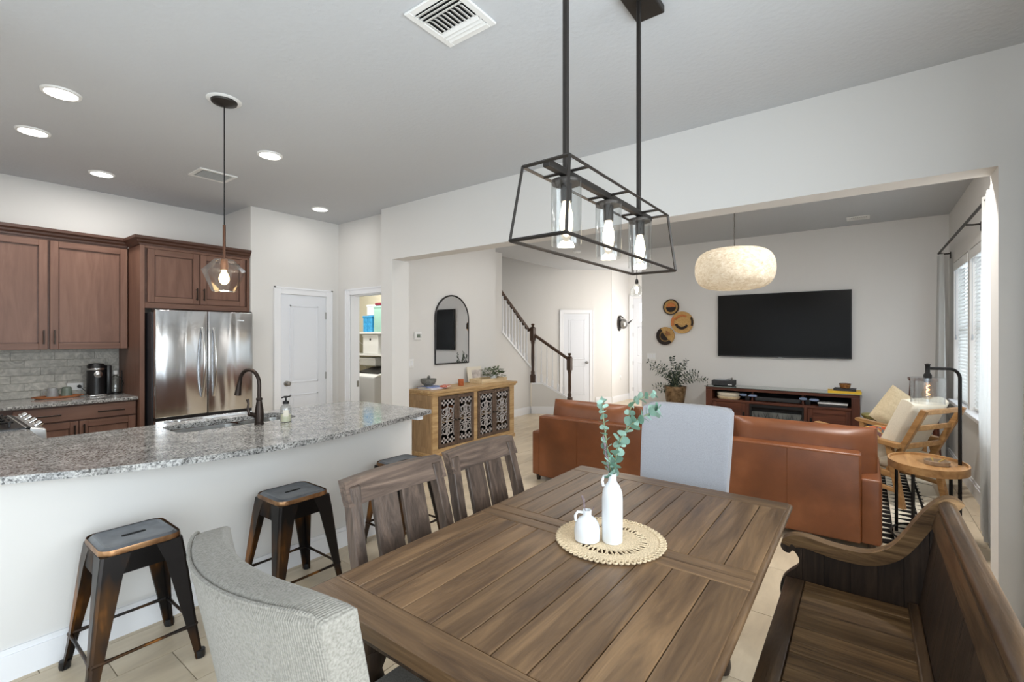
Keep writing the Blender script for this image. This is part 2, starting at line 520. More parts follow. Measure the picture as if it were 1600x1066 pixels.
def lathe(bm, prof, loc=(0, 0, 0), seg=24, cap0=True, cap1=True, sx=1, sy=1):
    L = Vector(loc); rings = []
    for (r, z) in prof:
        rings.append([bm.verts.new(L + Vector((r * sx * math.cos(2 * PI * k / seg), r * sy * math.sin(2 * PI * k / seg), z))) for k in range(seg)])
    for A, B in zip(rings, rings[1:]):
        for k in range(seg):
            bm.faces.new((A[k], A[(k + 1) % seg], B[(k + 1) % seg], B[k]))
    if cap0: bm.faces.new(rings[0][::-1])
    if cap1: bm.faces.new(rings[-1])
    return bm


def prism(bm, poly, a, b, axis='y'):
    # poly in the two other axes (order: y-> (x,z), x-> (y,z), z-> (x,y))
    def P(u, v, t):
        return {'y': (u, t, v), 'x': (t, u, v), 'z': (u, v, t)}[axis]
    A = [bm.verts.new(P(u, v, a)) for u, v in poly]; B = [bm.verts.new(P(u, v, b)) for u, v in poly]
    n = len(poly)
    for i in range(n):
        bm.faces.new((A[i], A[(i + 1) % n], B[(i + 1) % n], B[i]))
    bm.faces.new(A[::-1]); bm.faces.new(B)
    return bm


def ball(bm, loc, r, seg=16, rings=10, sz=1):
    m = Matrix.Translation(loc) @ Matrix.Diagonal((1, 1, sz, 1))
    bmesh.ops.create_uvsphere(bm, u_segments=seg, v_segments=rings, radius=r, matrix=m)
    return bm


def pillow(sx, sy, sz, cuts=7, e=4, edge=.25):
    # soft cushion centred on origin, thin axis = z
    bm = BM()
    bmesh.ops.create_cube(bm, size=2)
    bmesh.ops.subdivide_edges(bm, edges=list(bm.edges), cuts=cuts, use_grid_fill=True)
    for v in bm.verts:
        x, y, z = v.co
        k = edge + (1 - edge) * math.sqrt(max(0, (1 - abs(x) ** e))) * math.sqrt(max(0, (1 - abs(y) ** e)))
        rx = 1 - .06 * abs(z) ** 2
        v.co = (x * sx / 2 * rx, y * sy / 2 * rx, z * sz / 2 * k)
    return bm


def rotm(bm, ang, axis, center=(0, 0, 0)):
    bmesh.ops.rotate(bm, verts=list(bm.verts), cent=center, matrix=Matrix.Rotation(ang, 3, axis)); return bm


def mov(bm, v):
    bmesh.ops.translate(bm, verts=list(bm.verts), vec=v); return bm


def mesh(bm, name, smooth=False, angle=40):
    bmesh.ops.recalc_face_normals(bm, faces=list(bm.faces))
    me = bpy.data.meshes.new(name); bm.to_mesh(me); bm.free()
    if smooth:
        for p in me.polygons: p.use_smooth = True
        try: me.set_sharp_from_angle(angle=math.radians(angle))
        except Exception: pass
    return me


def obj(name, bm, mat, parent=None, smooth=False, W=False, angle=40):
    """one mesh object; W: the shape is given in world coordinates although its parent stands elsewhere"""
    if parent is not None and W:
        M = parent_world(parent).inverted()
        bmesh.ops.transform(bm, matrix=M, verts=list(bm.verts))
    me = mesh(bm, name, smooth, angle)
    if mat: me.materials.append(mat)
    o = bpy.data.objects.new(name, me); COL.objects.link(o)
    if parent is not None: o.parent = parent
    return o


def parent_world(p):
    m = p.matrix_basis.copy()
    q = p.parent
    while q is not None:
        m = q.matrix_basis @ m; q = q.parent
    return m


def inst(name, me, parent, loc=(0, 0, 0), rot=(0, 0, 0), scale=(1, 1, 1)):
    o = bpy.data.objects.new(name, me); COL.objects.link(o)
    if parent is not None: o.parent = parent
    o.location = loc; o.rotation_euler = rot; o.scale = scale
    return o


def thing(name, label, cat, loc=(0, 0, 0), rz=0, group=None):
    o = bpy.data.objects.new(name, None); COL.objects.link(o); o.empty_display_size = .1
    o.location = loc; o.rotation_euler = (0, 0, rz); o['label'] = label; o['category'] = cat
    if group: o['group'] = group
    return o


def tag(o, label, cat, group=None):
    o['label'] = label; o['category'] = cat
    if group: o['group'] = group
    return o


def struct(o, label=None, cat=None):
    o['kind'] = 'structure'
    if label: o['label'] = label
    if cat: o['category'] = cat
    return o


def dup(root, loc, rz=None, label=None):
    r = root.copy(); COL.objects.link(r); r.location = loc
    if rz is not None: r.rotation_euler = (0, 0, rz)
    if label: r['label'] = label
    for ch in list(root.children):
        c = ch.copy(); COL.objects.link(c); c.parent = r
        for g in list(ch.children):
            d = g.copy(); COL.objects.link(d); d.parent = c
    return r


def boxes(lst):
    bm = BM()
    for b in lst: box(bm, *b)
    return bm


ZC = 3.02
# ------------------------------------------------------------------ structure: floor
fl = obj('floor', boxes([(-8.6, 1.3, -2.6, 11.4, -.12, -.005)]), M_GROUT)
struct(fl, 'beige wood-look porcelain tile floor through all rooms', 'floor')
TW, TL, G = .305, .61, .004
tm = BM(); box(tm, -TW / 2 + G / 2, TW / 2 - G / 2, -TL / 2 + G / 2, TL / 2 - G / 2, -.0045, 0)
tile_me = mesh(tm, 'tile'); tile_me.materials.append(M_TILE)
Fv = (-math.sin(YAW), math.cos(YAW)); Rv = (math.cos(YAW), math.sin(YAW))
tiles = []
for i in range(-28, 5):
    for j in range(-4, 19):
        x = i * TW - .35
        y = j * TL + .1 + (i % 3) * TL / 3
        if not (-7.7 < x < 1.0 and -2.3 < y < 11.0): continue
        d = x * Fv[0] + y * Fv[1]; s = x * Rv[0] + y * Rv[1]
        vis = 0
        if d > .6:
            px = 800 + 732 * s / d; py = 527 + 732 * 1.5 / d
            vis = -60 < px < 1660 and py < 1150
            if x < -3.15 and y < 3.5: vis = 0         # behind the island
            if x < -4.6 and y < 5.6: vis = 0
        tiles.append((0 if vis else 1, math.hypot(x, y), x, y))
tiles.sort()
for k, (a, b, x, y) in enumerate(tiles[:300]):
    inst('tile', tile_me, fl, (x, y, 0))
rb = BM()
for a, b, x, y in tiles[300:]:
    box(rb, x - TW / 2 + G / 2, x + TW / 2 - G / 2, y - TL / 2 + G / 2, y + TL / 2 - G / 2, -.0045, 0)
far = obj('tile_field', rb, M_TILE, fl); far['kind'] = 'stuff'

# ------------------------------------------------------------------ structure: ceilings and walls
struct(obj('ceiling', boxes([(-6.6, 1.1, -2.4, 3.6, ZC, ZC + .12), (-5.45, 1.1, 3.6, 11.1, ZC, ZC + .12), (-7.8, -5.45, 3.6, 5.5, ZC, ZC + .12), (-7.6, -5.3, 5.3, 10.3, 5.4, 5.5)]), M_CEIL),
       'pale grey textured ceiling over kitchen, dining and living room', 'ceiling')


def wall(name, lst, label, mat=M_WALL):
    return struct(obj(name, boxes(lst), mat), label, 'wall')


w_k = wall('wall_kitchen', [(-6.55, -6.4, -.25, 2.52, 0, ZC)], 'kitchen wall behind the brown cabinets')
wall('wall_range', [(-6.55, -3.2, -.25, -.1, 0, ZC)], 'wall behind the cooking range')
wall('wall_side', [(-3.2, -3.05, -2.4, -.1, 0, ZC)], 'side wall behind the viewpoint')
wall('wall_pantry', [(-6.55, -5.68, 2.52, 3.65, 0, ZC)], 'wall with the white pantry door beside the refrigerator')
wall('wall_laundry', [(-7.8, -5.40, 3.65, 3.77, 0, ZC), (-5.40, -4.59, 3.65, 3.77, 2.05, ZC)], 'wall with the open laundry doorway')
wall('wall_header', [(-4.59, 1.0, 3.52, 3.71, 2.405, ZC), (-4.59, -4.386, 3.52, 3.77, 0, 2.405), (.567, 1.0, 3.52, 3.71, 0, 2.405)],
     'wide header wall with opening between dining and living room')
wall('wall_mirror', [(-4.82, -4.7, 3.71, 5.72, 0, ZC), (-5.37, -4.7, 5.72, 5.82, 0, ZC)], 'wall with the arched mirror behind the carved sideboard')
wall('wall_laundry_inner', [(-7.8, -4.82, 5.3, 5.4, 0, ZC), (-7.9, -7.8, 3.65, 5.4, 0, ZC)], 'beige inner laundry room wall', M_LAUNDRY)
wall('wall_tv', [(-3.09, 1.0, 7.87, 8.02, 0, ZC)], 'living room wall carrying the television')
wall('wall_foyer', [(-4.70, -4.58, 9.86, 10.9, 0, ZC)], 'narrow foyer wall beside the entry door')
wall('wall_entry', [(-4.7, -2.9, 10.8, 10.95, 0, ZC), (-3.09, -2.97, 8.02, 10.8, 0, ZC)], 'entry wall around the front door')
wall('wall_back', [(-3.05, -2.75, -2.4, -2.25, 0, ZC), (.55, 1.0, -2.4, -2.25, 0, ZC), (-2.75, .55, -2.4, -2.25, 2.35, ZC)], 'back wall behind the viewpoint')
# window wall with openings
ww = []
XW0, XW1 = .84, 1.0
ww += [(XW0, XW1, -2.4, -1.35, 0, ZC), (XW0, XW1, -1.35, 2.15, 2.35, ZC), (XW0, XW1, 2.15, 3.52, 0, ZC)]
ww += [(XW0, XW1, 3.71, 7.87, 2.37, ZC), (XW0, XW1, 3.71, 7.87, 0, .77)]
for a, b in ((3.71, 4.15), (5.30, 5.52), (6.46, 6.56), (7.48, 7.87)):
    ww.append((XW0, XW1, a, b, .77, 2.37))
wall('wall_window', ww, 'right hand wall with the blind-covered windows')
# angled wall with the closet door (local: x along wall, front faces -y)
A_ = Vector((-4.59, 9.86)); B_ = Vector((-6.7, 7.96))
ANG = math.atan2(A_.y - B_.y, A_.x - B_.x)
wl = (A_ - B_).length
wa = obj('wall_angled', boxes([(0, wl, 0, .12, 0, 5.4)]), M_WALL)
wa.location = (B_.x, B_.y, 0); wa.rotation_euler = (0, 0, ANG)
struct(wa, 'angled wall with the closet door behind the stairs', 'wall')
wall('wall_stairwell', [(-6.72, -6.6, 5.4, 8.1, 0, 5.4), (-6.72, -5.25, 5.4, 5.5, 0, 5.4), (-5.55, -5.45, 5.5, 9.3, ZC + .12, 5.4)], 'tall stairwell wall behind the railing')
# stair knee wall: full height, then sloping stringer
XS = -5.25
bm = BM(); prism(bm, [(5.82, 0), (7.6, 0), (7.6, .885), (6.68, 1.58), (6.68, ZC), (5.82, ZC)], XS - .12, XS, 'x')
struct(obj('wall_stair', bm, M_WALL), 'white knee wall under the upper stair flight', 'wall')
# lower flight knee wall (local x along the flight from newel to newel)
S0 = Vector((-5.22, 7.58)); S1 = Vector((-4.64, 7.97)); LA = math.atan2(S1.y - S0.y, S1.x - S0.x); LL = (S1 - S0).length
bm = BM(); prism(bm, [(0, 0), (LL, 0), (LL, .30), (.22, .575), (0, .575)], 0, .1, 'y')
lk = obj('wall_stair_lower', bm, M_WALL); lk.location = (S0.x, S0.y, 0); lk.rotation_euler = (0, 0, LA)
struct(lk, 'low white knee wall under the bottom stair flight', 'wall')
st = thing('staircase', 'white carpeted stair steps hidden behind the knee wall', 'staircase', (-5.9, 7.6, 0))
for k in range(4):
    obj('step', rbox(-6.55, -5.4, 7.42 - .26 * (k + 1), 7.42 - .26 * k, 0, .58 + .19 * (k + 1), .01), M_PAPER, st, W=True)
obj('landing', rbox(-6.55, -5.4, 7.43, 8.0, 0, .58, .01), M_PAPER, st, W=True)


# ------------------------------------------------------------------ trim
def baseboard(name, lst, label):
    bm = BM()
    for (x0, x1, y0, y1, nx, ny) in lst:
        t = .016
        box(bm, min(x0, x0 + nx * t), max(x1, x1 + nx * t), min(y0, y0 + ny * t), max(y1, y1 + ny * t), 0, .115)
        t = .010
        box(bm, min(x0, x0 + nx * t), max(x1, x1 + nx * t), min(y0, y0 + ny * t), max(y1, y1 + ny * t), .115, .14)
    return struct(obj(name, bm, M_TRIM), label, 'baseboard')


baseboard('baseboard_stair', [(XS, XS, 5.82, 7.6, 1, 0)], 'white baseboard under the stair knee wall')
baseboard('baseboard_foyer', [(-4.58, -4.58, 9.88, 10.8, 1, 0), (-4.58, -4.45, 10.8, 10.8, 0, -1)], 'white baseboard in the foyer corner')
baseboard('baseboard_tv', [(-3.09, .84, 7.87, 7.87, 0, -1)], 'white baseboard along the television wall')
baseboard('baseboard_window', [(.84, .84, 3.73, 7.85, -1, 0)], 'white baseboard under the living room windows')
baseboard('baseboard_mirror', [(-4.7, -4.7, 3.78, 5.72, 1, 0)], 'white baseboard behind the sideboard')
baseboard('baseboard_pantry', [(-5.68, -5.68, 2.54, 2.78, 1, 0), (-5.68, -5.68, 3.54, 3.65, 1, 0)], 'white baseboard beside the pantry door')
for nm, x0, x1 in (('baseboard_angled_a', 0, wl - 1.25), ('baseboard_angled_b', wl - .36, wl)):
    o = struct(obj(nm, boxes([(x0, x1, -.016, 0, 0, .115), (x0, x1, -.010, 0, .115, .14)]), M_TRIM), 'white baseboard on the angled closet wall', 'baseboard')
    o.location = wa.location; o.rotation_euler = wa.rotation_euler; o.name = 'baseboard_angled'
o = struct(obj('baseboard_stair_lower', boxes([(0, LL, -.016, 0, 0, .115), (0, LL, -.01, 0, .115, .14)]), M_TRIM), 'white baseboard under the lower stair flight', 'baseboard')
o.location = lk.location; o.rotation_euler = lk.rotation_euler
# stringer caps
bm = BM(); prism(bm, [(6.68, 1.58), (7.6, .885), (7.6, .925), (6.68, 1.62)], XS - .14, XS + .02, 'x')
struct(obj('trim_1', bm, M_TRIM), 'white sloping cap on the upper stair wall', 'trim')
bm = BM(); prism(bm, [(LL, .30), (.22, .575), (0, .575), (0, .605), (.23, .605), (LL, .335)], -.02, .12, 'y')
o = struct(obj('trim_2', bm, M_TRIM), 'white cap on the lower stair wall', 'trim'); o.location = lk.location; o.rotation_euler = lk.rotation_euler


# ------------------------------------------------------------------ doors
def door(name, label, W_, H_, panels, knob_side, casing=.085, lite=False, hinges=True, knobz=.93):
    """local: x along wall 0..W_, front faces -y at y=0"""
    e = bpy.data.objects.new(name, None); COL.objects.link(e); e['kind'] = 'structure'; e['label'] = label; e['category'] = 'door'
    bm = BM(); c = casing
    for (x0, x1, z0, z1) in ((-c, 0, 0, H_ + c), (W_, W_ + c, 0, H_ + c), (0, W_, H_, H_ + c)):
        box(bm, x0, x1, -.02, .0, z0, z1)
    bev(bm, .004, 1)
    for (x0, x1, z0, z1) in ((-c, -c + .018, 0, H_ + c), (W_ + c - .018, W_ + c, 0, H_ + c), (-c, W_ + c, H_ + c - .018, H_ + c)):
        box(bm, x0, x1, -.028, -.018, z0, z1)
    obj('casing', bm, M_TRIM, e)
    bm = BM(); box(bm, .004, W_ - .004, -.008, .0, .008, H_ - .004)
    slab = obj('slab', bm, M_DOOR, e)
    for (x0, x1, z0, z1) in panels:
        b2 = BM()
        # raised panel with a recessed moulding ring
        for (a0, a1, c0, c1) in ((x0, x0 + .022, z0, z1), (x1 - .022, x1, z0, z1), (x0, x1, z0, z0 + .022), (x0, x1, z1 - .022, z1)):
            box(b2, a0, a1, -.0145, -.006, c0, c1)
        bev(b2, .004, 1)
        box(b2, x0 + .05, x1 - .05, -.0125, -.006, z0 + .05, z1 - .05)
        obj('panel', b2, M_DOOR, slab)
    kx = .07 if knob_side == 'l' else W_ - .07
    bm = BM(); lathe(bm, [(.032, 0), (.032, .008), (.012, .012), (.012, .035), (.026, .045), (.030, .058), (.022, .07), (.004, .073)], seg=16)
    rotm(bm, PI / 2, 'X'); mov(bm, (kx, -.008, knobz))
    obj('door_knob', bm, M_NICKEL, e, True)
    hx = W_ - .004 if knob_side == 'l' else .004
    if hinges:
        for z in (.25, H_ * .36, H_ * .64, H_ - .2) if H_ > 2.3 else (.2, 1.0, H_ - .25):
            b2 = BM(); cyl(b2, (hx, -.014, z - .045), (hx, -.014, z + .045), .008, seg=8); obj('hinge', b2, M_NICKEL, e)
    return e


def panels2(W_, H_, mid):
    return [(.11, W_ - .11, mid + .07, H_ - .13), (.11, W_ - .11, .2, mid - .07)]


d = door('door_1', 'white two-panel pantry door beside the refrigerator', .60, 2.03, panels2(.60, 2.03, .86), 'l')
d.location = (-5.68, 2.865, 0); d.rotation_euler = (0, 0, PI / 2)
d = door('door_2', 'white closet door on the angled wall behind the stairs', .60, 2.03, panels2(.60, 2.03, .93), 'r', hinges=False)
d.location = (B_.x + (wl - 1.10) * math.cos(ANG), B_.y + (wl - 1.10) * math.sin(ANG), 0); d.rotation_euler = (0, 0, ANG)
d = door('door_3', 'white front door with a narrow glass light at the entry', .9, 2.44, [(.12, .78, .2, .9), (.12, .78, 1.05, 1.75)], 'r')
d.location = (-4.455, 10.8, 0)
obj('glass_light', boxes([(.16, .74, -.0125, -.006, 1.88, 2.30)]), emit('entry_daylight', (255, 255, 255), 1.6), d)
obj('muntin', boxes([(.16, .74, -.02, -.01, 2.08, 2.095), (.44, .455, -.02, -.01, 1.88, 2.30)]), M_DOOR, d)
# open laundry doorway: casing and jamb
e = bpy.data.objects.new('door_4', None); COL.objects.link(e); struct(e, 'open white-cased laundry doorway', 'door'); e.location = (-5.40, 3.65, 0)
bm = boxes([(-5.485, -5.40, 3.628, 3.65, 0, 2.13), (-5.40, -4.59, 3.628, 3.65, 2.05, 2.13)]); bev(bm, .004, 1)
box(bm, -5.485, -5.465, 3.62, 3.63, 0, 2.13); box(bm, -5.485, -4.6, 3.62, 3.63, 2.112, 2.13)
obj('casing', bm, M_TRIM, e, W=True)
obj('jamb', boxes([(-5.402, -5.39, 3.65, 3.78, 0, 2.05), (-5.40, -4.59, 3.65, 3.78, 2.04, 2.052)]), M_TRIM, e, W=True)
obj('hinge', boxes([(-5.392, -5.384, 3.74, 3.77, .84, .92)]), M_NICKEL, e, W=True)


# ------------------------------------------------------------------ windows, blinds, curtains
def window(n, y0, y1, z0=.77, z1=2.37, label=''):
    e = bpy.data.objects.new('window_%d' % n, None); COL.objects.link(e); struct(e, label, 'window'); e.location = (.92, y0, z0)
    f = .045
    obj('window_frame', boxes([(.93, .99, y0, y0 + f, z0, z1), (.93, .99, y1 - f, y1, z0, z1), (.93, .99, y0, y1, z0, z0 + f), (.93, .99, y0, y1, z1 - f, z1), (.93, .98, y0, y1, (z0 + z1) / 2 - .02, (z0 + z1) / 2 + .02)]), M_TRIM, e, W=True)
    obj('pane', boxes([(.955, .961, y0 + f, y1 - f, z0 + f, z1 - f)]), M_PANE, e, W=True)
    obj('window_sill', rbox(.79, .93, y0 - .03, y1 + .03, z0 - .03, z0 + .006, .006), M_TRIM, e, W=True)
    return e


window(1, 5.52, 6.46, label='nearer living room window behind a white blind')
window(2, 6.56, 7.48, label='farther living room window behind a white blind')
window(3, 4.15, 5.30, label='added living room window, unseen behind the curtain by the header column')  # window added for daylight, hidden by curtain and column
e = bpy.data.objects.new('window_4', None); COL.objects.link(e); struct(e, 'glass sliding door on the dining room side', 'window'); e.location = (.92, .40, 0)
obj('window_frame', boxes([(.90, .98, -1.35, -1.27, 0, 2.35), (.90, .98, 2.07, 2.15, 0, 2.35), (.90, .98, .35, .47, 0, 2.35), (.90, .98, -1.35, 2.15, 0, .08), (.90, .98, -1.35, 2.15, 2.27, 2.35), (.9, .98, 1.2, 1.28, 0, 2.35), (.9, .98, -.5, -.42, 0, 2.35)]), M_FIXT, e, W=True)
obj('pane', boxes([(.94, .946, -1.3, 2.1, .05, 2.3)]), M_PANE, e, W=True)
e = bpy.data.objects.new('window_5', None); COL.objects.link(e); struct(e, 'glass patio door behind the viewpoint', 'window'); e.location = (-1.1, -2.3, 0)
obj('window_frame', boxes([(-2.75, -2.67, -2.38, -2.30, 0, 2.35), (.47, .55, -2.38, -2.30, 0, 2.35), (-1.14, -1.06, -2.38, -2.30, 0, 2.35), (-2.75, .55, -2.38, -2.3, 2.27, 2.35), (-2.75, .55, -2.38, -2.3, 0, .08)]), M_FIXT, e, W=True)
obj('pane', boxes([(-2.7, .5, -2.345, -2.339, .05, 2.3)]), M_PANE, e, W=True)

slat_me = None


def blind(y0, y1, label):
    global slat_me
    b = thing('window_blind', label, 'blind', (.885, (y0 + y1) / 2, .79), group='white slatted window blinds')
    L = y1 - y0 - .04
    if slat_me is None:
        sm = BM(); prism(sm, [(-.022, -.0015), (0, .003), (.022, -.0015), (.022, .0005), (0, .005), (-.022, .0005)], -.5, .5, 'y')
        slat_me = mesh(sm, 'slat'); slat_me.materials.append(M_BLIND)
    obj('head_rail', rbox(-.035, .03, -L / 2 - .01, L / 2 + .01, 1.50, 1.56, .006), M_PLASTW, b)
    obj('valance', rbox(-.05, -.035, -L / 2 - .015, L / 2 + .015, 1.48, 1.57, .004), M_PLASTW, b)
    for k in range(38):
        inst('slat', slat_me, b, (0, 0, .03 + k * .0385), (0, -.98, 0), (1, L, 1))
    obj('bottom_rail', rbox(-.02, .02, -L / 2, L / 2, 0, .022, .004), M_PLASTW, b)
    for s in (-.3, .3):
        c = BM(); cyl(c, (-.03, s * L, .02), (-.03, s * L, 1.5), .0015, seg=5); obj('cord', c, M_PLASTW, b)
    c = BM(); cyl(c, (-.045, .36 * L, .72), (-.045, .36 * L, 1.5), .002, seg=5); lathe(c, [(.004, .68), (.009, .69), (.006, .73), (.002, .74)], (-.045, .36 * L, 0), 8); obj('tassel', c, M_GREYPL, b)
    return b


blind(5.52, 6.46, 'white slatted blind in the nearer living room window')
blind(6.56, 7.48, 'white slatted blind in the farther living room window, beside the corner curtain')


def curtain(name, y0, y1, x, z0, z1, folds, amp, label, narrow=0, n=90):
    bm = BM(); cols = []
    zs = [z0, z0 + (z1 - z0) * .35, z0 + (z1 - z0) * .75, z1]
    for i in range(n + 1):
        t = i / n; row = []
        for q, z in enumerate(zs):
            k = 1 - narrow * (z - z0) / (z1 - z0)
            y = y0 + (y1 - y0) * (.5 + (t - .5) * k)
            xx = x + amp * (.7 + .3 * math.sin(q * 1.7)) * math.sin(t * folds * 2 * PI + .35 * q) + .3 * amp * math.sin(t * folds * 4.7 + 1)
            row.append(bm.verts.new((xx, y, z)))
        cols.append(row)
    for A, B in zip(cols, cols[1:]):
        for a in range(len(zs) - 1):
            bm.faces.new((A[a], B[a], B[a + 1], A[a + 1]))
    bmesh.ops.solidify(bm, geom=list(bm.faces), thickness=.003)
    o = obj(name, bm, M_SHEER, None, True, angle=80)
    return tag(o, label, 'curtain', 'white sheer curtains')


curtain('curtain', 7.42, 7.80, .735, .02, 2.49, 5, .030, 'white sheer curtain hanging in the corner beside the television wall', .45)
curtain('curtain', 4.18, 5.05, .725, .02, 2.56, 7, .032, 'white sheer curtain beside the header column behind the bench')
curtain('curtain', 2.75, 3.47, .665, .02, 2.62, 7, .035, 'white sheer curtain at the edge of the dining room')
rod = thing('curtain_rod', 'slim bronze curtain rod above the living room windows', 'curtain rod', (.735, 6.0, 2.53))
bm = BM(); cyl(bm, (.735, 3.95, 2.53), (.735, 7.78, 2.53), .012, seg=10); obj('rod', bm, M_FIXT, rod, True, W=True)
for y in (4.02, 5.85, 7.70):
    bm = BM(); tube(bm, [(.735, y, 2.515), (.78, y, 2.51), (.838, y, 2.51)], .008, 8); box(bm, .83, .84, y - .015, y + .015, 2.45, 2.53)
    obj('bracket', bm, M_FIXT, rod, W=True)

# ------------------------------------------------------------------ stair railing
rl = thing('stair_railing', 'dark walnut stair railing with white balusters', 'railing', (XS, 7.6, 0))


def newel(x, y, z0, z1, zb=.16):
    bm = BM(); h = z1 - z0
    box(bm, x - .045, x + .045, y - .045, y + .045, z0, z0 + zb)
    box(bm, x - .045, x + .045, y - .045, y + .045, z1 - .34, z1 - .09)
    bev(bm, .006, 1)
    lathe(bm, [(.042, z0 + zb), (.034, z0 + zb + .02), (.04, z0 + zb + .05), (.026, z0 + zb + .09), (.034, z0 + h * .42), (.03, z1 - .42), (.038, z1 - .38), (.042, z1 - .34)], (x, y, 0), 12)
    lathe(bm, [(.05, z1 - .09), (.052, z1 - .075), (.022, z1 - .06), (.02, z1 - .05), (.036, z1 - .02), (.03, z1 - .005), (.01, z1)], (x, y, 0), 12)
    return obj('newel', bm, M_STAIRW, rl, True, W=True, angle=35)


newel(S0.x + .0, S0.y + .05, .60, 1.77)
newel(S1.x + .02, S1.y + .06, 0.0, 1.19, .32)


def railbar(p0, p1, name='handrail', r=.03):
    d = Vector(p1) - Vector(p0); L = d.length; d.normalize()
    side = d.cross(Vector((0, 0, 1))).normalized(); up = side.cross(d)
    bm = BM(); prof = [(-.6, -.9), (.6, -.9), (.8, -.3), (1, .2), (.8, .8), (.3, 1.1), (-.3, 1.1), (-.8, .8), (-1, .2), (-.8, -.3)]
    A = [bm.verts.new(Vector(p0) + side * u * r + up * v * r) for u, v in prof]; B = [bm.verts.new(Vector(p1) + side * u * r + up * v * r) for u, v in prof]
    for i in range(len(prof)):
        bm.faces.new((A[i], A[(i + 1) % len(prof)], B[(i + 1) % len(prof)], B[i]))
    bm.faces.new(A[::-1]); bm.faces.new(B)
    return obj(name, bm, M_STAIRW, rl, W=True)


U0, U1 = (XS - .03, 6.69, 2.33), (XS - .03, 7.585, 1.63)
railbar(U0, U1)
railbar((S0.x + .02, S0.y + .06, 1.545), (S1.x + .0, S1.y + .05, 1.065))


def baluster(x, y, z0, z1):
    bm = BM(); h = z1 - z0
    box(bm, x - .016, x + .016, y - .016, y + .016, z0, z0 + .2 * h)
    lathe(bm, [(.016, z0 + .2 * h), (.012, z0 + .23 * h), (.016, z0 + .3 * h), (.010, z0 + .8 * h), (.010, z1)], (x, y, 0), 8)
    obj('baluster', bm, M_TRIM, rl, True, W=True)


for k in range(9):
    t = (k + .5) / 9
    y = 6.70 + t * .86; z = 1.61 - (y - 6.68) * (.695 / .92)
    baluster(XS - .03, y, z, 2.33 + (1.63 - 2.33) * (y - 6.69) / .895 - .02)
for k in range(6):
    t = (k + .7) / 6.4
    x = S0.x + (S1.x - S0.x) * t - .02; y = S0.y + (S1.y - S0.y) * t + .05
    zb = .605 if t * LL < .23 else .605 - (t * LL - .23) * (.27 / (LL - .23))
    baluster(x, y, zb - .004, 1.545 - .48 * t - .02)
bm = BM()
for k in range(10):
    t = k / 10
    lathe(bm, [(.006, -.018), (.022, -.012), (.024, 0), (.006, .008)], (XS - .03, 6.72 + .84 * t, 2.33 - .70 * (.03 + .84 * t) / .895 - .035), 8)
obj('baluster_caps', bm, M_STAIRW, rl, True, W=True)

# ------------------------------------------------------------------ kitchen wall run
# backsplash tiles (children of the kitchen wall)
sm = BM(); box(sm, 0, .009, -.1485, .1485, -.0352, .0352); bev(sm, .0015, 1)
sp_me = mesh(sm, 'tile'); sp_me.materials.append(M_SPLASH)
obj('backsplash_grout', boxes([(-6.4, -6.397, -.1, 1.485, .914, 1.39)]), plain('splash_grout', (176, 172, 164), .9, nscale=50, nbump=.1), w_k)
for rrow in range(7):
    z = .914 + .0365 + rrow * .073
    off = (0, .11, .2)[rrow % 3]
    y = 1.485 - off + .15
    while y > -.1:
        a, b = max(y - .15, -.1), min(y + .15, 1.485)
        if b - a > .03:
            zt = min(z + .036, 1.386); zz = (z - .036 + zt) / 2
            inst('tile', sp_me, w_k, (-6.397, (a + b) / 2, zz), (0, 0, 0), (random.uniform(.85, 1.15), (b - a) / .30, (zt - z + .036) / .072))
        y -= .30


def shaker(parent, x, y0, y1, z0, z1, name='door', fw=.058, handle=None, hz=None, hl=.13):
    """cabinet front facing +x at plane x; recessed centre panel"""
    bm = BM(); box(bm, x, x + .008, y0 + fw, y1 - fw, z0 + fw, z1 - fw)
    dr = obj(name, bm, M_CAB, parent, W=True)
    for a in (y0, y1 - fw): obj('stile', rbox(x, x + .02, a, a + fw, z0, z1, .0025, 1), M_CAB, dr, W=True)
    for a in (z0, z1 - fw): obj('rail', rbox(x, x + .02, y0 + fw, y1 - fw, a, a + fw, .0025, 1), M_CABX, dr, W=True)
    bm = BM(); q = .009
    for (a0, a1, b0, b1) in ((y0 + fw, y0 + fw + q, z0 + fw, z1 - fw), (y1 - fw - q, y1 - fw, z0 + fw, z1 - fw), (y0 + fw, y1 - fw, z0 + fw, z0 + fw + q), (y0 + fw, y1 - fw, z1 - fw - q, z1 - fw)):
        box(bm, x + .004, x + .013, a0, a1, b0, b1)
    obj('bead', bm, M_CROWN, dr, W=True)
    if handle is not None:
        pull(dr, x + .02, handle, hz, hl, True)
    return dr


def pull(parent, x, y, z, L, vert):
    bm = BM()
    if vert:
        box(bm, x + .022, x + .034, y - .006, y + .006, z - L / 2, z + L / 2)
        for s in (-1, 1): box(bm, x, x + .024, y - .005, y + .005, z + s * (L / 2 - .015) - .005, z + s * (L / 2 - .015) + .005)
    else:
        box(bm, x + .022, x + .034, y - L / 2, y + L / 2, z - .006, z + .006)
        for s in (-1, 1): box(bm, x, x + .024, y + s * (L / 2 - .015) - .005, y + s * (L / 2 - .015) + .005, z - .005, z + .005)
    bev(bm, .002, 1)
    return obj('handle', bm, M_BRONZE, parent, W=True)


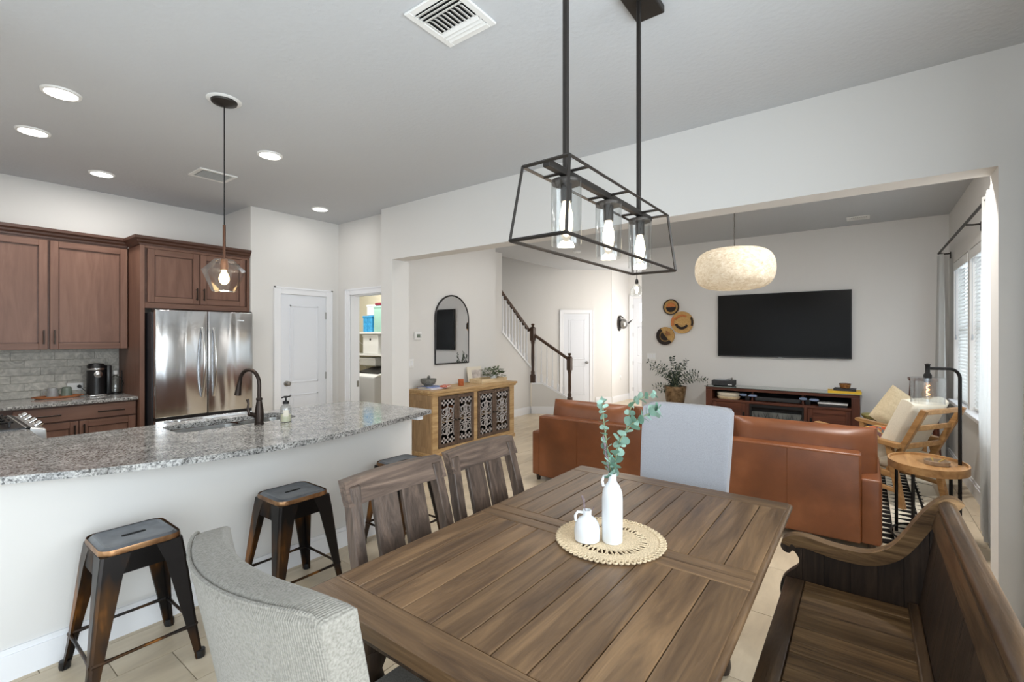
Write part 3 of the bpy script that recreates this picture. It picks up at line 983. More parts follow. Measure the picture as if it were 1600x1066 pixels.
def crown(parent, x0, y0, y1, z0, z1, ret_back=None, open_l=False):
    bm = BM()
    prof = [(0, 0), (.012, 0), (.014, .015), (.03, .03), (.034, .045), (.052, .06), (.056, .085), (0, .085)]
    k = (z1 - z0) / .085
    A = [bm.verts.new((x0 + u, y0 - (u if open_l else 0), z0 + v * k)) for u, v in prof]
    B = [bm.verts.new((x0 + u, y1, z0 + v * k)) for u, v in prof]
    n = len(prof)
    for i in range(n): bm.faces.new((A[i], A[(i + 1) % n], B[(i + 1) % n], B[i]))
    bm.faces.new(B)
    if open_l:
        Cc = [bm.verts.new((ret_back, y0 - u, z0 + v * k)) for u, v in prof]
        for i in range(n): bm.faces.new((Cc[i], Cc[(i + 1) % n], A[(i + 1) % n], A[i]))
        bm.faces.new(Cc)
    else: bm.faces.new(A[::-1])
    return obj('crown_moulding', bm, M_CROWN, parent, W=True)


uc = thing('wall_cabinet', 'brown two-door upper cabinet above the coffee machine', 'cabinet', (-6.2, .9, 1.383), group='brown shaker kitchen cabinets')
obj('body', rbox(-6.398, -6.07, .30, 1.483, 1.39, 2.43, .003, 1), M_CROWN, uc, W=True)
shaker(uc, -6.07, .305, .886, 1.385, 2.40, handle=.858, hz=1.50)
shaker(uc, -6.07, .902, 1.476, 1.385, 2.40, handle=.930, hz=1.50)
crown(uc, -6.07, .30, 1.483, 2.42, 2.507)

fc = thing('refrigerator_cabinet', 'tall brown cabinet surround with two doors over the refrigerator', 'cabinet', (-6.05, 2.0, 0), group='brown shaker kitchen cabinets')
obj('side_panel', rbox(-6.398, -5.70, 1.487, 1.527, 0, 2.42, .003, 1), M_CAB, fc, W=True)
obj('side_panel', rbox(-6.398, -5.70, 2.49, 2.516, 0, 2.42, .003, 1), M_CAB, fc, W=True)
obj('body', rbox(-6.398, -5.72, 1.527, 2.49, 1.83, 2.42, .003, 1), M_CROWN, fc, W=True)
obj('bottom_rail', rbox(-5.72, -5.70, 1.527, 2.49, 1.79, 1.845, .003, 1), M_CABX, fc, W=True)
shaker(fc, -5.72, 1.55, 2.004, 1.85, 2.385, handle=1.976, hz=1.955)
shaker(fc, -5.72, 2.014, 2.468, 1.85, 2.385, handle=2.042, hz=1.955)
obj('top_rail', rbox(-5.72, -5.70, 1.527, 2.49, 2.387, 2.42, .003, 1), M_CABX, fc, W=True)
crown(fc, -5.70, 1.487, 2.516, 2.415, 2.50, ret_back=-6.02, open_l=True)

bc = thing('base_cabinet', 'brown base cabinet with wide drawer below the coffee machine', 'cabinet', (-6.1, 1.0, 0), group='brown shaker kitchen cabinets')
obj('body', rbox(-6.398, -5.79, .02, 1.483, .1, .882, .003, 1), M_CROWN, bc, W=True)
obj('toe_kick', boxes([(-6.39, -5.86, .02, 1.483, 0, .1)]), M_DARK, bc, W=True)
bm = BM(); box(bm, -5.79, -5.77, .632, 1.472, .742, .868); bev(bm, .003, 1)
dw = obj('drawer', bm, M_CABX, bc, W=True)
pull(dw, -5.77, .83, .80, .2, False); pull(dw, -5.77, 1.28, .80, .2, False)
shaker(bc, -5.79, .632, 1.048, .11, .728, handle=1.02, hz=.64, hl=.12)
shaker(bc, -5.79, 1.056, 1.472, .11, .728, handle=1.084, hz=.64, hl=.12)

ct = obj('kitchen_countertop', rbox(-6.388, -5.735, -.098, 1.485, .884, .914, .006, 2), M_GRANITE)
tag(ct, 'speckled granite counter against the tiled kitchen wall', 'countertop')

# refrigerator
rf = thing('refrigerator', 'stainless steel french-door refrigerator inside the brown surround', 'refrigerator', (-5.9, 2.01, 0))
obj('body', rbox(-6.36, -5.585, 1.55, 2.472, .02, 1.745, .006), plain('fridge_side', (62, 62, 66), .45, .3, nscale=60, nbump=.05), rf, W=True)
for a, b, nm in ((1.556, 2.010, 'door'), (2.016, 2.466, 'door')):
    dd = obj(nm, rbox(-5.575, -5.50, a, b, .705, 1.772, .010, 3), M_STEEL, rf, True, W=True)
    ys = b - .05 if a < 1.9 else a + .05
    bm = BM(); pts = []
    for k in range(13):
        t = k / 12; pts.append((-5.49 + .055 * math.sin(PI * t) ** .7, ys, .88 + .72 * t))
    tube(bm, pts, [.016] + [.014] * 11 + [.016], 10, flat=.75)
    obj('handle', bm, M_STEEL, dd, True, W=True)
obj('freezer_drawer', rbox(-5.575, -5.50, 1.556, 2.466, .09, .678, .010, 3), M_STEEL, rf, True, W=True)
obj('gasket', boxes([(-5.58, -5.52, 1.56, 2.462, .675, .71)]), M_BLACK, rf, W=True)
bm = BM(); tube(bm, [(-5.50, 1.63, .60), (-5.45, 1.66, .60), (-5.44, 2.01, .60), (-5.45, 2.36, .60), (-5.50, 2.39, .60)], .013, 10)
obj('freezer_handle', bm, M_STEEL, rf, True, W=True)
for y in (1.575, 2.45): obj('hinge_cap', rbox(-5.62, -5.53, y - .02, y + .02, 1.745, 1.785, .006), M_BLACK, rf, W=True)
obj('badge', rbox(-5.50, -5.497, 2.30, 2.37, 1.675, 1.690, .001, 1), M_CHROME, rf, W=True)
obj('kick_grille', boxes([(-5.6, -5.56, 1.56, 2.46, .02, .085)]), M_BLACK, rf, W=True)

# coffee corner
cm = thing('coffee_machine', 'black capsule coffee machine with chrome trim on the counter', 'coffee machine', (-6.2, 1.26, .914))
bm = BM(); lathe(bm, [(.074, .012), (.076, .05), (.072, .22), (.074, .255)], (0, 0, 0), 24)
obj('body', bm, M_BLACK, cm, True)
bm = BM(); lathe(bm, [(.075, .255), (.078, .262), (.078, .27), (.074, .276)], (0, 0, 0), 24); obj('chrome_band', bm, M_CHROME, cm, True)
bm = BM(); lathe(bm, [(.072, .276), (.07, .30), (.058, .318), (.02, .324)], (0, 0, 0), 24); obj('lid', bm, M_BLACK, cm, True)
obj('water_tank', rbox(-.05, .05, .072, .115, .004, .30, .012, 2), M_BLACK, cm, True)
bm = BM(); lathe(bm, [(.03, 0), (.034, .01), (.02, .02), (.004, .022)], seg=16); rotm(bm, PI / 2, 'Y'); mov(bm, (.072, 0, .215)); obj('spout_cover', bm, M_CHROME, cm, True)
obj('drip_tray', rbox(-.02, .13, -.075, .06, 0, .018, .008, 2), M_CHROME, cm, True)
fr = thing('milk_frother', 'clear glass milk jug in a thin black frame beside the coffee machine', 'jug', (-6.22, 1.415, .914))
bm = BM(); lathe(bm, [(.048, .012), (.05, .02), (.05, .13), (.03, .165), (.018, .185), (.018, .215)], seg=20, cap1=False); obj('glass_body', bm, M_GLASSR, fr, True)
bm = BM(); lathe(bm, [(.02, .2), (.022, .235), (.016, .24)], seg=14); obj('cap', bm, M_PLASTW, fr, True)
bm = BM(); tube(bm, [(0, -.062, .004), (0, -.062, .238), (0, .056, .238), (0, .056, .004)], .004, 6); obj('frame', bm, M_BLACKM, fr)
bm = BM(); tube(bm, [(0, -.05, .05), (0, -.068, .1), (0, -.05, .16), (0, 0, .19), (0, .05, .16), (0, .068, .1), (0, .05, .05)], .004, 6); obj('handle', bm, M_BLACKM, fr, True)
bm = BM(); lathe(bm, [(.055, 0), (.055, .012), (.05, .014)], seg=20); obj('base', bm, M_BLACKM, fr, True)
ty = thing('serving_tray', 'oval acacia wood tray holding two mugs on the counter', 'tray', (-6.22, .985, .914))
bm = BM(); lathe(bm, [(.9, 0), (1, .006), (1.03, .022), (.985, .022), (.95, .009), (.2, .008)], seg=40, sx=.085, sy=.165, cap1=True); obj('dish', bm, M_TRAYW, ty, True, angle=30)
obj('grip', rbox(-.02, .02, .155, .185, .012, .022, .004), M_TRAYW, ty); obj('grip', rbox(-.02, .02, -.185, -.155, .012, .022, .004), M_TRAYW, ty)
for y, mm, nm in ((.945, M_GREYC, 'light grey'), (1.045, M_SAGE, 'sage green')):
    mg = thing('coffee_mug', nm + ' ceramic mug turned upside down on the wooden tray', 'mug', (-6.22, y, .9225), group='mugs on the tray')
    bm = BM(); lathe(bm, [(.043, 0), (.041, .03), (.034, .088), (.028, .092), (.024, .088), (.002, .087)], seg=20, cap1=False); obj('cup', bm, mm, mg, True)
    bm = BM(); tube(bm, [(0, -.036, .07), (0, -.058, .066), (0, -.064, .045), (0, -.056, .025), (0, -.04, .022)], .005, 8); obj('handle', bm, mm, mg, True)
ot = thing('wall_outlet', 'horizontal white outlet with black plug above the counter', 'outlet', (-6.388, 1.135, 1.0))
obj('plate', rbox(0, .006, -.06, .06, -.036, .036, .002), M_PLASTW, ot)
bm = BM(); lathe(bm, [(.017, 0), (.016, .02), (.008, .035)], seg=10); rotm(bm, PI / 2, 'Y'); mov(bm, (.006, .03, 0)); tube(bm, [(.035, .03, 0), (.05, .045, -.02), (.05, .07, -.05)], .003, 6); obj('plug', bm, M_BLACK, ot, True)

# cooking range
rg = thing('cooking_range', 'stainless steel range with chrome knobs at the counter corner', 'range', (-4.65, .25, 0))
obj('body', rbox(-5.03, -4.275, -.09, .56, .02, .90, .006), M_SINK, rg, W=True)
obj('cooktop', rbox(-5.03, -4.275, -.09, .55, .90, .925, .004), M_BLACK, rg, W=True)
bm = BM(); prism(bm, [(.52, .928), (.62, .90), (.625, .80), (.55, .78), (.52, .80)], -5.03, -4.275, 'x'); obj('control_panel', bev(bm, .004, 1), M_SINK, rg, W=True)
bm = BM()
for x in (-4.95, -4.80, -4.65, -4.50, -4.36):
    cyl(bm, (x, .2 - .2, .955), (x, .48, .955), .007, seg=6)
for y in (.02, .24, .46): cyl(bm, (-4.98, y, .955), (-4.33, y, .955), .007, seg=6)
for x in (-4.97, -4.65, -4.34):
    for y in (.02, .46): cyl(bm, (x, y, .925), (x, y, .955), .007, seg=6)
obj('grate', bm, M_BLACKM, rg, W=True)
for x in (-4.92, -4.74, -4.55, -4.37):
    bm = BM(); lathe(bm, [(.026, 0), (.026, .012), (.02, .016), (.019, .04), (.012, .042)], seg=16); rotm(bm, -PI / 3.2, 'X'); mov(bm, (x, .578, .915)); obj('knob', bm, M_CHROME, rg, True, W=True)
obj('oven_door', rbox(-5.0, -4.3, .56, .60, .2, .74, .006), M_SINK, rg, W=True)
bm = BM(); tube(bm, [(-4.96, .60, .70), (-4.96, .64, .70), (-4.34, .64, .70), (-4.34, .60, .70)], .011, 8); obj('oven_handle', bm, M_CHROME, rg, W=True)

# ------------------------------------------------------------------ island
isl = thing('kitchen_island', 'white island half wall with curved granite bar overhead', 'kitchen island', (-3.2, 1.3, 0))
obj('half_wall', boxes([(-3.12, -2.99, -.095, 2.60, 0, .882)]), M_WALL, isl, W=True)
obj('cabinet_body', boxes([(-3.75, -3.12, -.09, 2.57, .1, .66)]), M_CAB, isl, W=True)
obj('cabinet_face', boxes([(-3.75, -3.73, .55, 2.57, .66, .882), (-3.73, -3.12, 2.55, 2.57, .66, .882), (-4.27, -3.75, -.09, .50, .1, .882)]), M_CAB, isl, W=True)
obj('baseboard', boxes([(-2.99, -2.974, -.09, 2.616, 0, .115), (-2.99, -2.980, -.09, 2.61, .115, .14), (-3.12, -2.99, 2.60, 2.616, 0, .115)]), M_TRIM, isl, W=True)
obj('corbel', rbox(-2.99, -2.83, 2.52, 2.58, .84, .882, .004), M_TRIM, isl, W=True)
# countertop: outline with a sink cut-out
fr_pts = [(-3.02, -.1), (-2.886, .284), (-2.75, .53), (-2.644, .80), (-2.575, 1.1), (-2.549, 1.40), (-2.575, 1.72), (-2.654, 2.06), (-2.73, 2.36), (-2.80, 2.64)]


def catmull(P, n=6):
    out = []
    for i in range(len(P) - 1):
        p0, p1, p2, p3 = P[max(i - 1, 0)], P[i], P[i + 1], P[min(i + 2, len(P) - 1)]
        for k in range(n):
            t = k / n
            out.append(tuple(.5 * (2 * b + (c - a) * t + (2 * a - 5 * b + 4 * c - d) * t * t + (-a + 3 * b - 3 * c + d) * t ** 3) for a, b, c, d in zip(p0, p1, p2, p3)))
    out.append(tuple(P[-1])); return out


outer = catmull(fr_pts) + [(-3.70, 2.60), (-3.79, 2.52), (-3.79, .535), (-4.27, .535), (-4.27, -.1)]


def rrect(x0, x1, y0, y1, r, n=5):
    o = []
    for cx, cy, a in ((x1 - r, y1 - r, 0), (x0 + r, y1 - r, PI / 2), (x0 + r, y0 + r, PI), (x1 - r, y0 + r, 1.5 * PI)):
        for k in range(n + 1):
            o.append((cx + r * math.cos(a + PI / 2 * k / n), cy + r * math.sin(a + PI / 2 * k / n)))
    return o


hole = rrect(-3.67, -3.325, 1.06, 1.82, .07)
bm = BM()
edges = []
for loop in (outer, hole):
    vs = [bm.verts.new((x, y, .914)) for x, y in loop]
    edges += [bm.edges.new((vs[i], vs[(i + 1) % len(vs)])) for i in range(len(vs))]
res = bmesh.ops.triangle_fill(bm, use_beauty=True, use_dissolve=False, edges=edges)
faces = [g for g in res['geom'] if isinstance(g, bmesh.types.BMFace)]
ex = bmesh.ops.extrude_face_region(bm, geom=faces)
bmesh.ops.translate(bm, verts=[v for v in ex['geom'] if isinstance(v, bmesh.types.BMVert)], vec=(0, 0, -.032))
it = obj('island_countertop', bm, M_GRANITE)
tag(it, 'curved speckled granite bar top on the white island', 'countertop')
# sink
sk = thing('kitchen_sink', 'undermounted double-bowl stainless sink in the island top', 'sink', (-3.5, 1.44, .7))


def bowl(y0, y1, dep):
    bm = BM(); z1 = .881
    top = rrect(-3.66, -3.335, y0, y1, .06); lo = rrect(-3.645, -3.35, y0 + .015, y1 - .015, .055); bt = rrect(-3.60, -3.395, y0 + .06, y1 - .06, .03)
    R = [[bm.verts.new((x, y, z)) for x, y in L] for L, z in ((top, z1), (lo, z1 - dep * .85), (bt, z1 - dep))]
    for A, B in zip(R, R[1:]):
        for i in range(len(A)): bm.faces.new((A[i], A[(i + 1) % len(A)], B[(i + 1) % len(B)], B[i]))
    bm.faces.new(R[-1])
    bmesh.ops.solidify(bm, geom=list(bm.faces), thickness=.002)
    o = obj('bowl', bm, M_SINK, sk, True, W=True)
    b2 = BM(); lathe(b2, [(.04, .001), (.04, .006), (.03, .008), (.005, .004)], (-3.49, (y0 + y1) / 2, z1 - dep), 16); obj('drain', b2, M_CHROME, o, True, W=True)


bowl(1.065, 1.50, .2); bowl(1.515, 1.815, .17)
fa = thing('kitchen_faucet', 'bronze pull-down gooseneck faucet on the island top', 'faucet', (-3.25, 1.497, .914), rz=math.radians(200))
bm = BM(); lathe(bm, [(.03, 0), (.03, .008), (.027, .012), (.03, .05), (.026, .10), (.018, .15), (.016, .165)], seg=18); obj('body', bm, M_BRONZE, fa, True)
bm = BM(); lathe(bm, [(.016, .16), (.02, .165), (.02, .175), (.016, .18)], seg=16); obj('collar', bm, M_BRONZE, fa, True)
bm = BM(); pts = [(0, 0, .16), (0, 0, .27)] + [(.085 - .085 * math.cos(a), 0, .27 + .095 * math.sin(a)) for a in [PI * k / 12 for k in range(1, 11)]]
pts += [(.17, 0, .255)]
tube(bm, pts, .0125, 12); obj('spout', bm, M_BRONZE, fa, True)
bm = BM(); tube(bm, [(.165, 0, .285), (.173, 0, .25), (.18, 0, .215), (.184, 0, .19)], [.014, .016, .02, .022], 12); obj('spray_head', bm, M_BRONZE, fa, True)
bm = BM(); tube(bm, [(.01, .015, .06), (.02, .05, .075), (.022, .062, .08)], .015, 10); tube(bm, [(.02, .058, .075), (.03, .065, .11), (.028, .06, .145), (.035, .062, .175)], [.010, .008, .007, .010], 8); obj('lever', bm, M_BRONZE, fa, True)
so = thing('soap_bottle', 'clear glass soap bottle with dark pump beside the faucet', 'soap bottle', (-3.205, 1.655, .914))
bm = BM(); lathe(bm, [(.033, 0), (.036, .006), (.036, .095), (.03, .112), (.016, .118), (.016, .128)], seg=20, cap1=False); obj('bottle', bm, M_GLASSR, so, True)
bm = BM(); lathe(bm, [(.032, .004), (.033, .05), (.002, .05)], seg=20); obj('liquid', bm, M_SOAP, so, True)
bm = BM(); lathe(bm, [(.02, .124), (.02, .142), (.006, .146), (.006, .165), (.014, .168), (.012, .178)], seg=14); tube(bm, [(0, -.03, .168), (0, -.01, .173), (0, .015, .173), (0, .03, .17)], .005, 6); obj('pump', bm, M_BLACKM, so, True)
lb = BM(); pts = [(.0365 * math.cos(t), .0365 * math.sin(t)) for t in [-.9 + .18 * k for k in range(6)]]
for (a, b), (c, d_) in zip(pts, pts[1:]):
    lb.faces.new([lb.verts.new(p) for p in ((a, b, .04), (c, d_, .04), (c, d_, .085), (a, b, .085))])
obj('label', lb, M_PAPER, so)


# ------------------------------------------------------------------ bar stools
def make_stool(label, loc):
    s = thing('bar_stool', label, 'stool', loc, 0, 'antique metal bar stools')
    H = .60; a = .145
    # pressed seat
    bm = BM(); R0 = rrect(-a, a, -a, a, .045, 4); R1 = rrect(-a + .02, a - .02, -a + .02, a - .02, .032, 4); R2 = rrect(-a + .028, a - .028, -a + .028, a - .028, .026, 4)
    L = [[bm.verts.new((x, y, z)) for x, y in P] for P, z in ((R0, H - .015), (R1, H), (R2, H - .004))]
    for A, B in zip(L, L[1:]):
        for i in range(len(A)): bm.faces.new((A[i], A[(i + 1) % len(A)], B[(i + 1) % len(B)], B[i]))
    bm.faces.new(L[-1])
    seat = obj('seat', bm, M_SEATM, s, True, angle=30)
    bm = BM(); cyl(bm, (0, -.035, H - .0037), (0, -.035, H - .0030), .011, seg=12); cyl(bm, (0, .035, H - .0037), (0, .035, H - .0030), .011, seg=12); box(bm, -.011, .011, -.035, .035, H - .0037, H - .0030)
    obj('hand_slot', bm, M_DARK, seat)
    bm = BM(); Rr = rrect(-a - .002, a + .002, -a - .002, a + .002, .046, 4); Rb = rrect(-a - .006, a + .006, -a - .006, a + .006, .05, 4)
    L = [[bm.verts.new((x, y, z)) for x, y in P] for P, z in ((Rr, H - .006), (Rb, H - .022), (rrect(-a - .004, a + .004, -a - .004, a + .004, .05, 4), H - .03))]
    for A, B in zip(L, L[1:]):
        for i in range(len(A)): bm.faces.new((A[i], A[(i + 1) % len(A)], B[(i + 1) % len(B)], B[i]))
    obj('seat_rim', bm, M_COPPER, s, True)
    # apron
    bm = BM(); Lo = rrect(-a - .012, a + .012, -a - .012, a + .012, .052, 4)
    z_lo = []
    A = [bm.verts.new((x, y, H - .028)) for x, y in rrect(-a - .004, a + .004, -a - .004, a + .004, .05, 4)]
    B = [bm.verts.new((x, y, H - (.115 if min(abs(x), abs(y)) > .09 else .085))) for x, y in Lo]
    for i in range(len(A)): bm.faces.new((A[i], A[(i + 1) % len(A)], B[(i + 1) % len(B)], B[i]))
    bmesh.ops.solidify(bm, geom=list(bm.faces), thickness=.002)
    obj('apron', bm, M_STOOL, s, True)
    for sx in (-1, 1):
        for sy in (-1, 1):
            bm = BM(); secs = []
            for z, c, wd in ((H - .03, a + .004, .105), (H - .12, a + .016, .084), (.12, .197, .042), (.0, .212, .032)):
                o_ = c
                pts = [(o_ - wd, o_), (o_ - .012, o_), (o_ - .003, o_ - .003), (o_, o_ - .012), (o_, o_ - wd), (o_ - .010, o_ - wd + .002), (o_ - .014, o_ - .014), (o_ - wd + .002, o_ - .010)]
                secs.append([bm.verts.new((x * sx, y * sy, z)) for x, y in pts])
            for A, B in zip(secs, secs[1:]):
                for i in range(8): bm.faces.new((A[i], A[(i + 1) % 8], B[(i + 1) % 8], B[i]))
            bm.faces.new(secs[0]); bm.faces.new(secs[-1][::-1])
            lg = obj('leg', bm, M_STOOL, s)
            fb = BM(); lathe(fb, [(.020, 0), (.022, .01), (.021, .035), (.012, .036)], (sx * .200, sy * .200, 0), 10); obj('rubber_foot', fb, M_BLACK, lg, True)
    q = .186
    for i, (p0, p1) in enumerate((((-q, -q), (q, -q)), ((q, -q), (q, q)), ((q, q), (-q, q)), ((-q, q), (-q, -q)))):
        bm = BM(); z = .155
        tube(bm, [(p0[0], p0[1], z), (p0[0] * .75 + p1[0] * .25, p0[1] * .75 + p1[1] * .25, z), (p0[0] * .25 + p1[0] * .75, p0[1] * .25 + p1[1] * .75, z), (p1[0], p1[1], z)], [.011, .007, .007, .011], 8)
        obj('foot_bar', bm, M_STOOL, s, True)
    return s


s1 = make_stool('antique bronze metal stool nearest the camera, beside the grey tweed chair', (-2.695, .68, 0))
dup(s1, (-2.69, 1.43, 0), label='antique bronze metal stool in the middle of the island row')
dup(s1, (-2.70, 2.27, 0), label='antique bronze metal stool at the far island end, behind the wooden chairs')

# ------------------------------------------------------------------ dining table
X0, X1, Y0, Y1, ZT = -1.305, -.267, .736, 2.408, .76
tb = thing('dining_table', 'large weathered brown plank dining table', 'dining table', ((X0 + X1) / 2, (Y0 + Y1) / 2, 0))
for half, (a, b) in enumerate(((Y0, 1.5715), (1.5735, Y1))):
    e0, e1 = (a, a + .105) if half == 0 else (b - .105, b)
    m0, m1 = (b - .062, b) if half == 0 else (a, a + .062)
    for (c, d_) in ((e0, e1), (m0, m1)):
        bm = BM(); box(bm, X0, X1, c + .0012, d_ - .0012, ZT - .042, ZT); bev(bm, .0035, 2)
        obj('end_board', bm, M_TABLEX, tb, W=True)
    p0, p1 = (e1, m0) if half == 0 else (m1, e0)
    ws = [random.uniform(.82, 1.18) for _ in range(10)]; t = sum(ws); x = X0
    for q in ws:
        x2 = x + (X1 - X0) * q / t
        bm = BM(); box(bm, x + .0012, x2 - .0012, p0, p1, ZT - .042, ZT - random.uniform(0, .001)); bev(bm, .003, 2)
        pl = obj('plank', bm, M_TABLE, tb, W=True)
        x = x2
    # side edge moulding
for x in (X0 - .003, X1 + .003):
    bm = BM(); tube(bm, [(x, Y0 + .004, ZT - .016), (x, 1.572, ZT - .016), (x, Y1 - .004, ZT - .016)], .013, 10); obj('edge_moulding', bm, M_TABLE, tb, True, W=True)
obj('apron', rbox(X0 + .09, X1 - .09, Y0 + .09, Y1 - .09, ZT - .13, ZT - .045, .004), M_BENCHZ, tb, W=True)
obj('underside_border', boxes([(X0 + .01, X1 - .01, Y0 + .01, Y1 - .01, ZT - .058, ZT - .042)]), M_BENCHZ, tb, W=True)
obj('slide_rail', rbox(-.335, -.30, 1.50, 1.63, .645, .705, .010, 2), M_BLACK, tb, W=True)
for x in (X0 + .08, X1 - .245):
    for y in (Y0 + .16, Y1 - .16):
        bm = BM(); box(bm, x - .05, x + .05, y - .05, y + .05, .55, ZT - .06); bev(bm, .006, 1)
        lathe(bm, [(.034, 0), (.04, .03), (.036, .08), (.05, .30), (.052, .42), (.038, .47), (.05, .50), (.05, .55)], (x, y, 0), 14)
        obj('leg', bm, M_BENCHZ, tb, True, W=True)

# centrepiece
dl = thing('woven_placemat', 'round openwork jute placemat under the white vases', 'placemat', (-.741, 1.582, ZT)); dl.scale = (1.1, 1.1, 1)
bm = BM(); lathe(bm, [(.075, .001), (.088, .006), (.075, .007), (.002, .007)], seg=40, cap0=True, sx=1.05, sy=1.05); obj('centre_disc', bm, M_JUTE, dl, True)
bm = BM(); lathe(bm, [(.118, .001), (.118, .006), (.138, .0075), (.160, .006), (.162, .001)], seg=56, cap0=False, cap1=False); obj('ring_band', bm, M_JUTE, dl, True)
bm = BM()
for k in range(44):
    a = 2 * PI * k / 44
    pts = [(.088 * math.cos(a), .088 * math.sin(a), .004), (.103 * math.cos(a + .05), .103 * math.sin(a + .05), .007), (.12 * math.cos(a + .1), .12 * math.sin(a + .1), .004)]
    tube(bm, pts, .0032, 5); pts = [(.088 * math.cos(a + .1), .088 * math.sin(a + .1), .004), (.103 * math.cos(a + .05), .103 * math.sin(a + .05), .005), (.12 * math.cos(a), .12 * math.sin(a), .004)]
    if k % 2: tube(bm, pts, .003, 5)
lo = obj('openwork_braid', bm, M_JUTE, dl, True)
bm = BM()
for k in range(60):
    a = 2 * PI * k / 60; c = Vector((.168 * math.cos(a), .168 * math.sin(a), .006)); t = Vector((-math.sin(a), math.cos(a), 0)); r_ = Vector((math.cos(a), math.sin(a), 0))
    tube(bm, [c + t * .007 * math.cos(b) + r_ * .010 * math.sin(b) for b in [2 * PI * q / 8 for q in range(8)]], .0032, 5, closed=True)
obj('loop_edge', bm, M_JUTE, dl, True)

bo = thing('bottle_vase', 'tall white ceramic bottle vase holding eucalyptus', 'vase', (-.722, 1.56, ZT + .0075))
bm = BM(); lathe(bm, [(.033, 0), (.036, .004), (.0365, .08), (.0365, .155), (.034, .18), (.026, .20), (.016, .213), (.014, .22), (.0145, .24), (.016, .244), (.012, .244), (.010, .22)], seg=28, cap1=False); obj('body', bm, M_WHITE, bo, True)
bm = BM(); tube(bm, [(-.012, -.008, .235), (-.026, -.016, .232), (-.03, -.02, .216), (-.026, -.018, .198)], .005, 8); obj('handle', bm, M_WHITE, bo, True)
jg = thing('jug_vase', 'small round white ceramic jug with a dried sprig', 'vase', (-.800, 1.517, ZT + .0075))
bm = BM(); lathe(bm, [(.040, 0), (.045, .004), (.046, .02), (.046, .042), (.042, .06), (.03, .078), (.017, .087), (.015, .092), (.016, .108), (.013, .108), (.012, .094)], seg=28, cap1=False); obj('body', bm, M_WHITE, jg, True)
bm = BM(); tube(bm, [(-.012, -.006, .098), (-.03, -.016, .1), (-.038, -.02, .085), (-.036, -.019, .066)], .005, 8); obj('handle', bm, M_WHITE, jg, True)
ds = thing('dried_sprig', 'short dried lavender sprig in the small jug', 'sprig', (-.800, 1.517, ZT + .09))
bm = BM(); tube(bm, [(0, 0, -.02), (-.008, -.002, .03), (-.018, 0, .07)], .0016, 6); tube(bm, [(.004, 0, -.02), (.012, .006, .02), (.022, .012, .038)], .0016, 6); obj('stem', bm, M_STEMV, ds)
bm = BM()
for k in range(14):
    t = k / 14; ball(bm, (-.010 - .009 * t + random.uniform(-.003, .003), random.uniform(-.003, .003), .035 + .04 * t), .003, 6, 4)
obj('flower_head', bm, M_STEMV, ds, True)

lm = BM(); n = 10
cv = lm.verts.new((.5, 0, .03)); ring = []
for k in range(n):
    a = 2 * PI * k / n; ring.append(lm.verts.new((.5 + .5 * math.cos(a), .50 * math.sin(a), .07 * abs(math.sin(a)))))
for k in range(n): lm.faces.new((cv, ring[k], ring[(k + 1) % n]))
bmesh.ops.solidify(lm, geom=list(lm.faces), thickness=.03)
leaf_me = mesh(lm, 'leaf', True); leaf_me.materials.append(M_LEAF)


def sprig(label, pts, loc, size, per=22, taper=.55, twist=2.2):
    s = thing('eucalyptus_sprig', label, 'sprig', loc, group='eucalyptus stems in the bottle vase')
    P = catmull(pts, 8)
    bm = BM(); tube(bm, P, [.0022] * (len(P) - 3) + [.0015] * 3, 6); obj('stem', bm, M_STEM, s, True)
    L = len(P) - 1
    for k in range(per):
        t = .10 + .90 * k / (per - 1); u = t * L; i = min(int(u), L - 1)
        p = Vector(P[i]).lerp(Vector(P[i + 1]), u - i); dr = (Vector(P[i + 1]) - Vector(P[i])).normalized()
        a, b = frame_of(dr)
        sz = size * (1 - (1 - taper) * t) * random.uniform(.8, 1.1)
        for side in (0, PI):
            ph = k * twist + side + random.uniform(-.3, .3)
            out = (a * math.cos(ph) + b * math.sin(ph)); x = (out * .85 + dr * .45).normalized()
            z = (dr - x * dr.dot(x)).normalized(); z = Matrix.Rotation(random.uniform(-1.25, 1.25), 3, x) @ z; y = z.cross(x)
            m = Matrix((x, y, z)).transposed().to_4x4()
            o = inst('leaf', leaf_me, s); o.matrix_basis = Matrix.Translation(p) @ m @ Matrix.Scale(sz, 4)
    return s


R2 = lambda r, f: (Rv[0] * r + Fv[0] * f, Rv[1] * r + Fv[1] * f)


def RP(r, f, z):
    q = R2(r, f); return (q[0], q[1], z)


VL = (-.722, 1.56, ZT + .0075 + .235)
sprig('upright eucalyptus stem in the bottle vase', [RP(0, 0, -.03), RP(-.010, 0, .04), RP(-.022, 0, .13), RP(-.032, .0, .21), RP(-.036, .0, .27)], VL, .036, 15, .6)
sprig('eucalyptus stem arching over toward the upholstered chair', [RP(0, 0, -.03), RP(.010, 0, .05), RP(.030, 0, .13), RP(.075, .0, .19), RP(.125, .0, .22), RP(.16, .0, .235)], VL, .037, 17, .9)
sprig('eucalyptus side twig curling behind the chair back', [RP(.0, .01, -.03), RP(.02, .02, .07), RP(.06, .03, .17), RP(.08, .04, .245), RP(.12, .04, .275), RP(.165, .05, .285)], VL, .030, 12, .8)
ls = thing('lavender_stem', 'thin dried lavender stem leaning out of the bottle vase', 'sprig', VL)
bm = BM(); tube(bm, [RP(0, 0, -.03), RP(-.014, 0, .03), RP(-.026, 0, .09), RP(-.032, 0, .14)], .0018, 6); obj('stem', bm, M_STEMV, ls, True)
bm = BM()
for k in range(22):
    t = k / 22; ball(bm, Vector(RP(-.020 - .012 * t + random.uniform(-.003, .003), random.uniform(-.003, .003), .06 + .085 * t)), .0034, 6, 4)
obj('flower_head', bm, M_STEMV, ls, True)


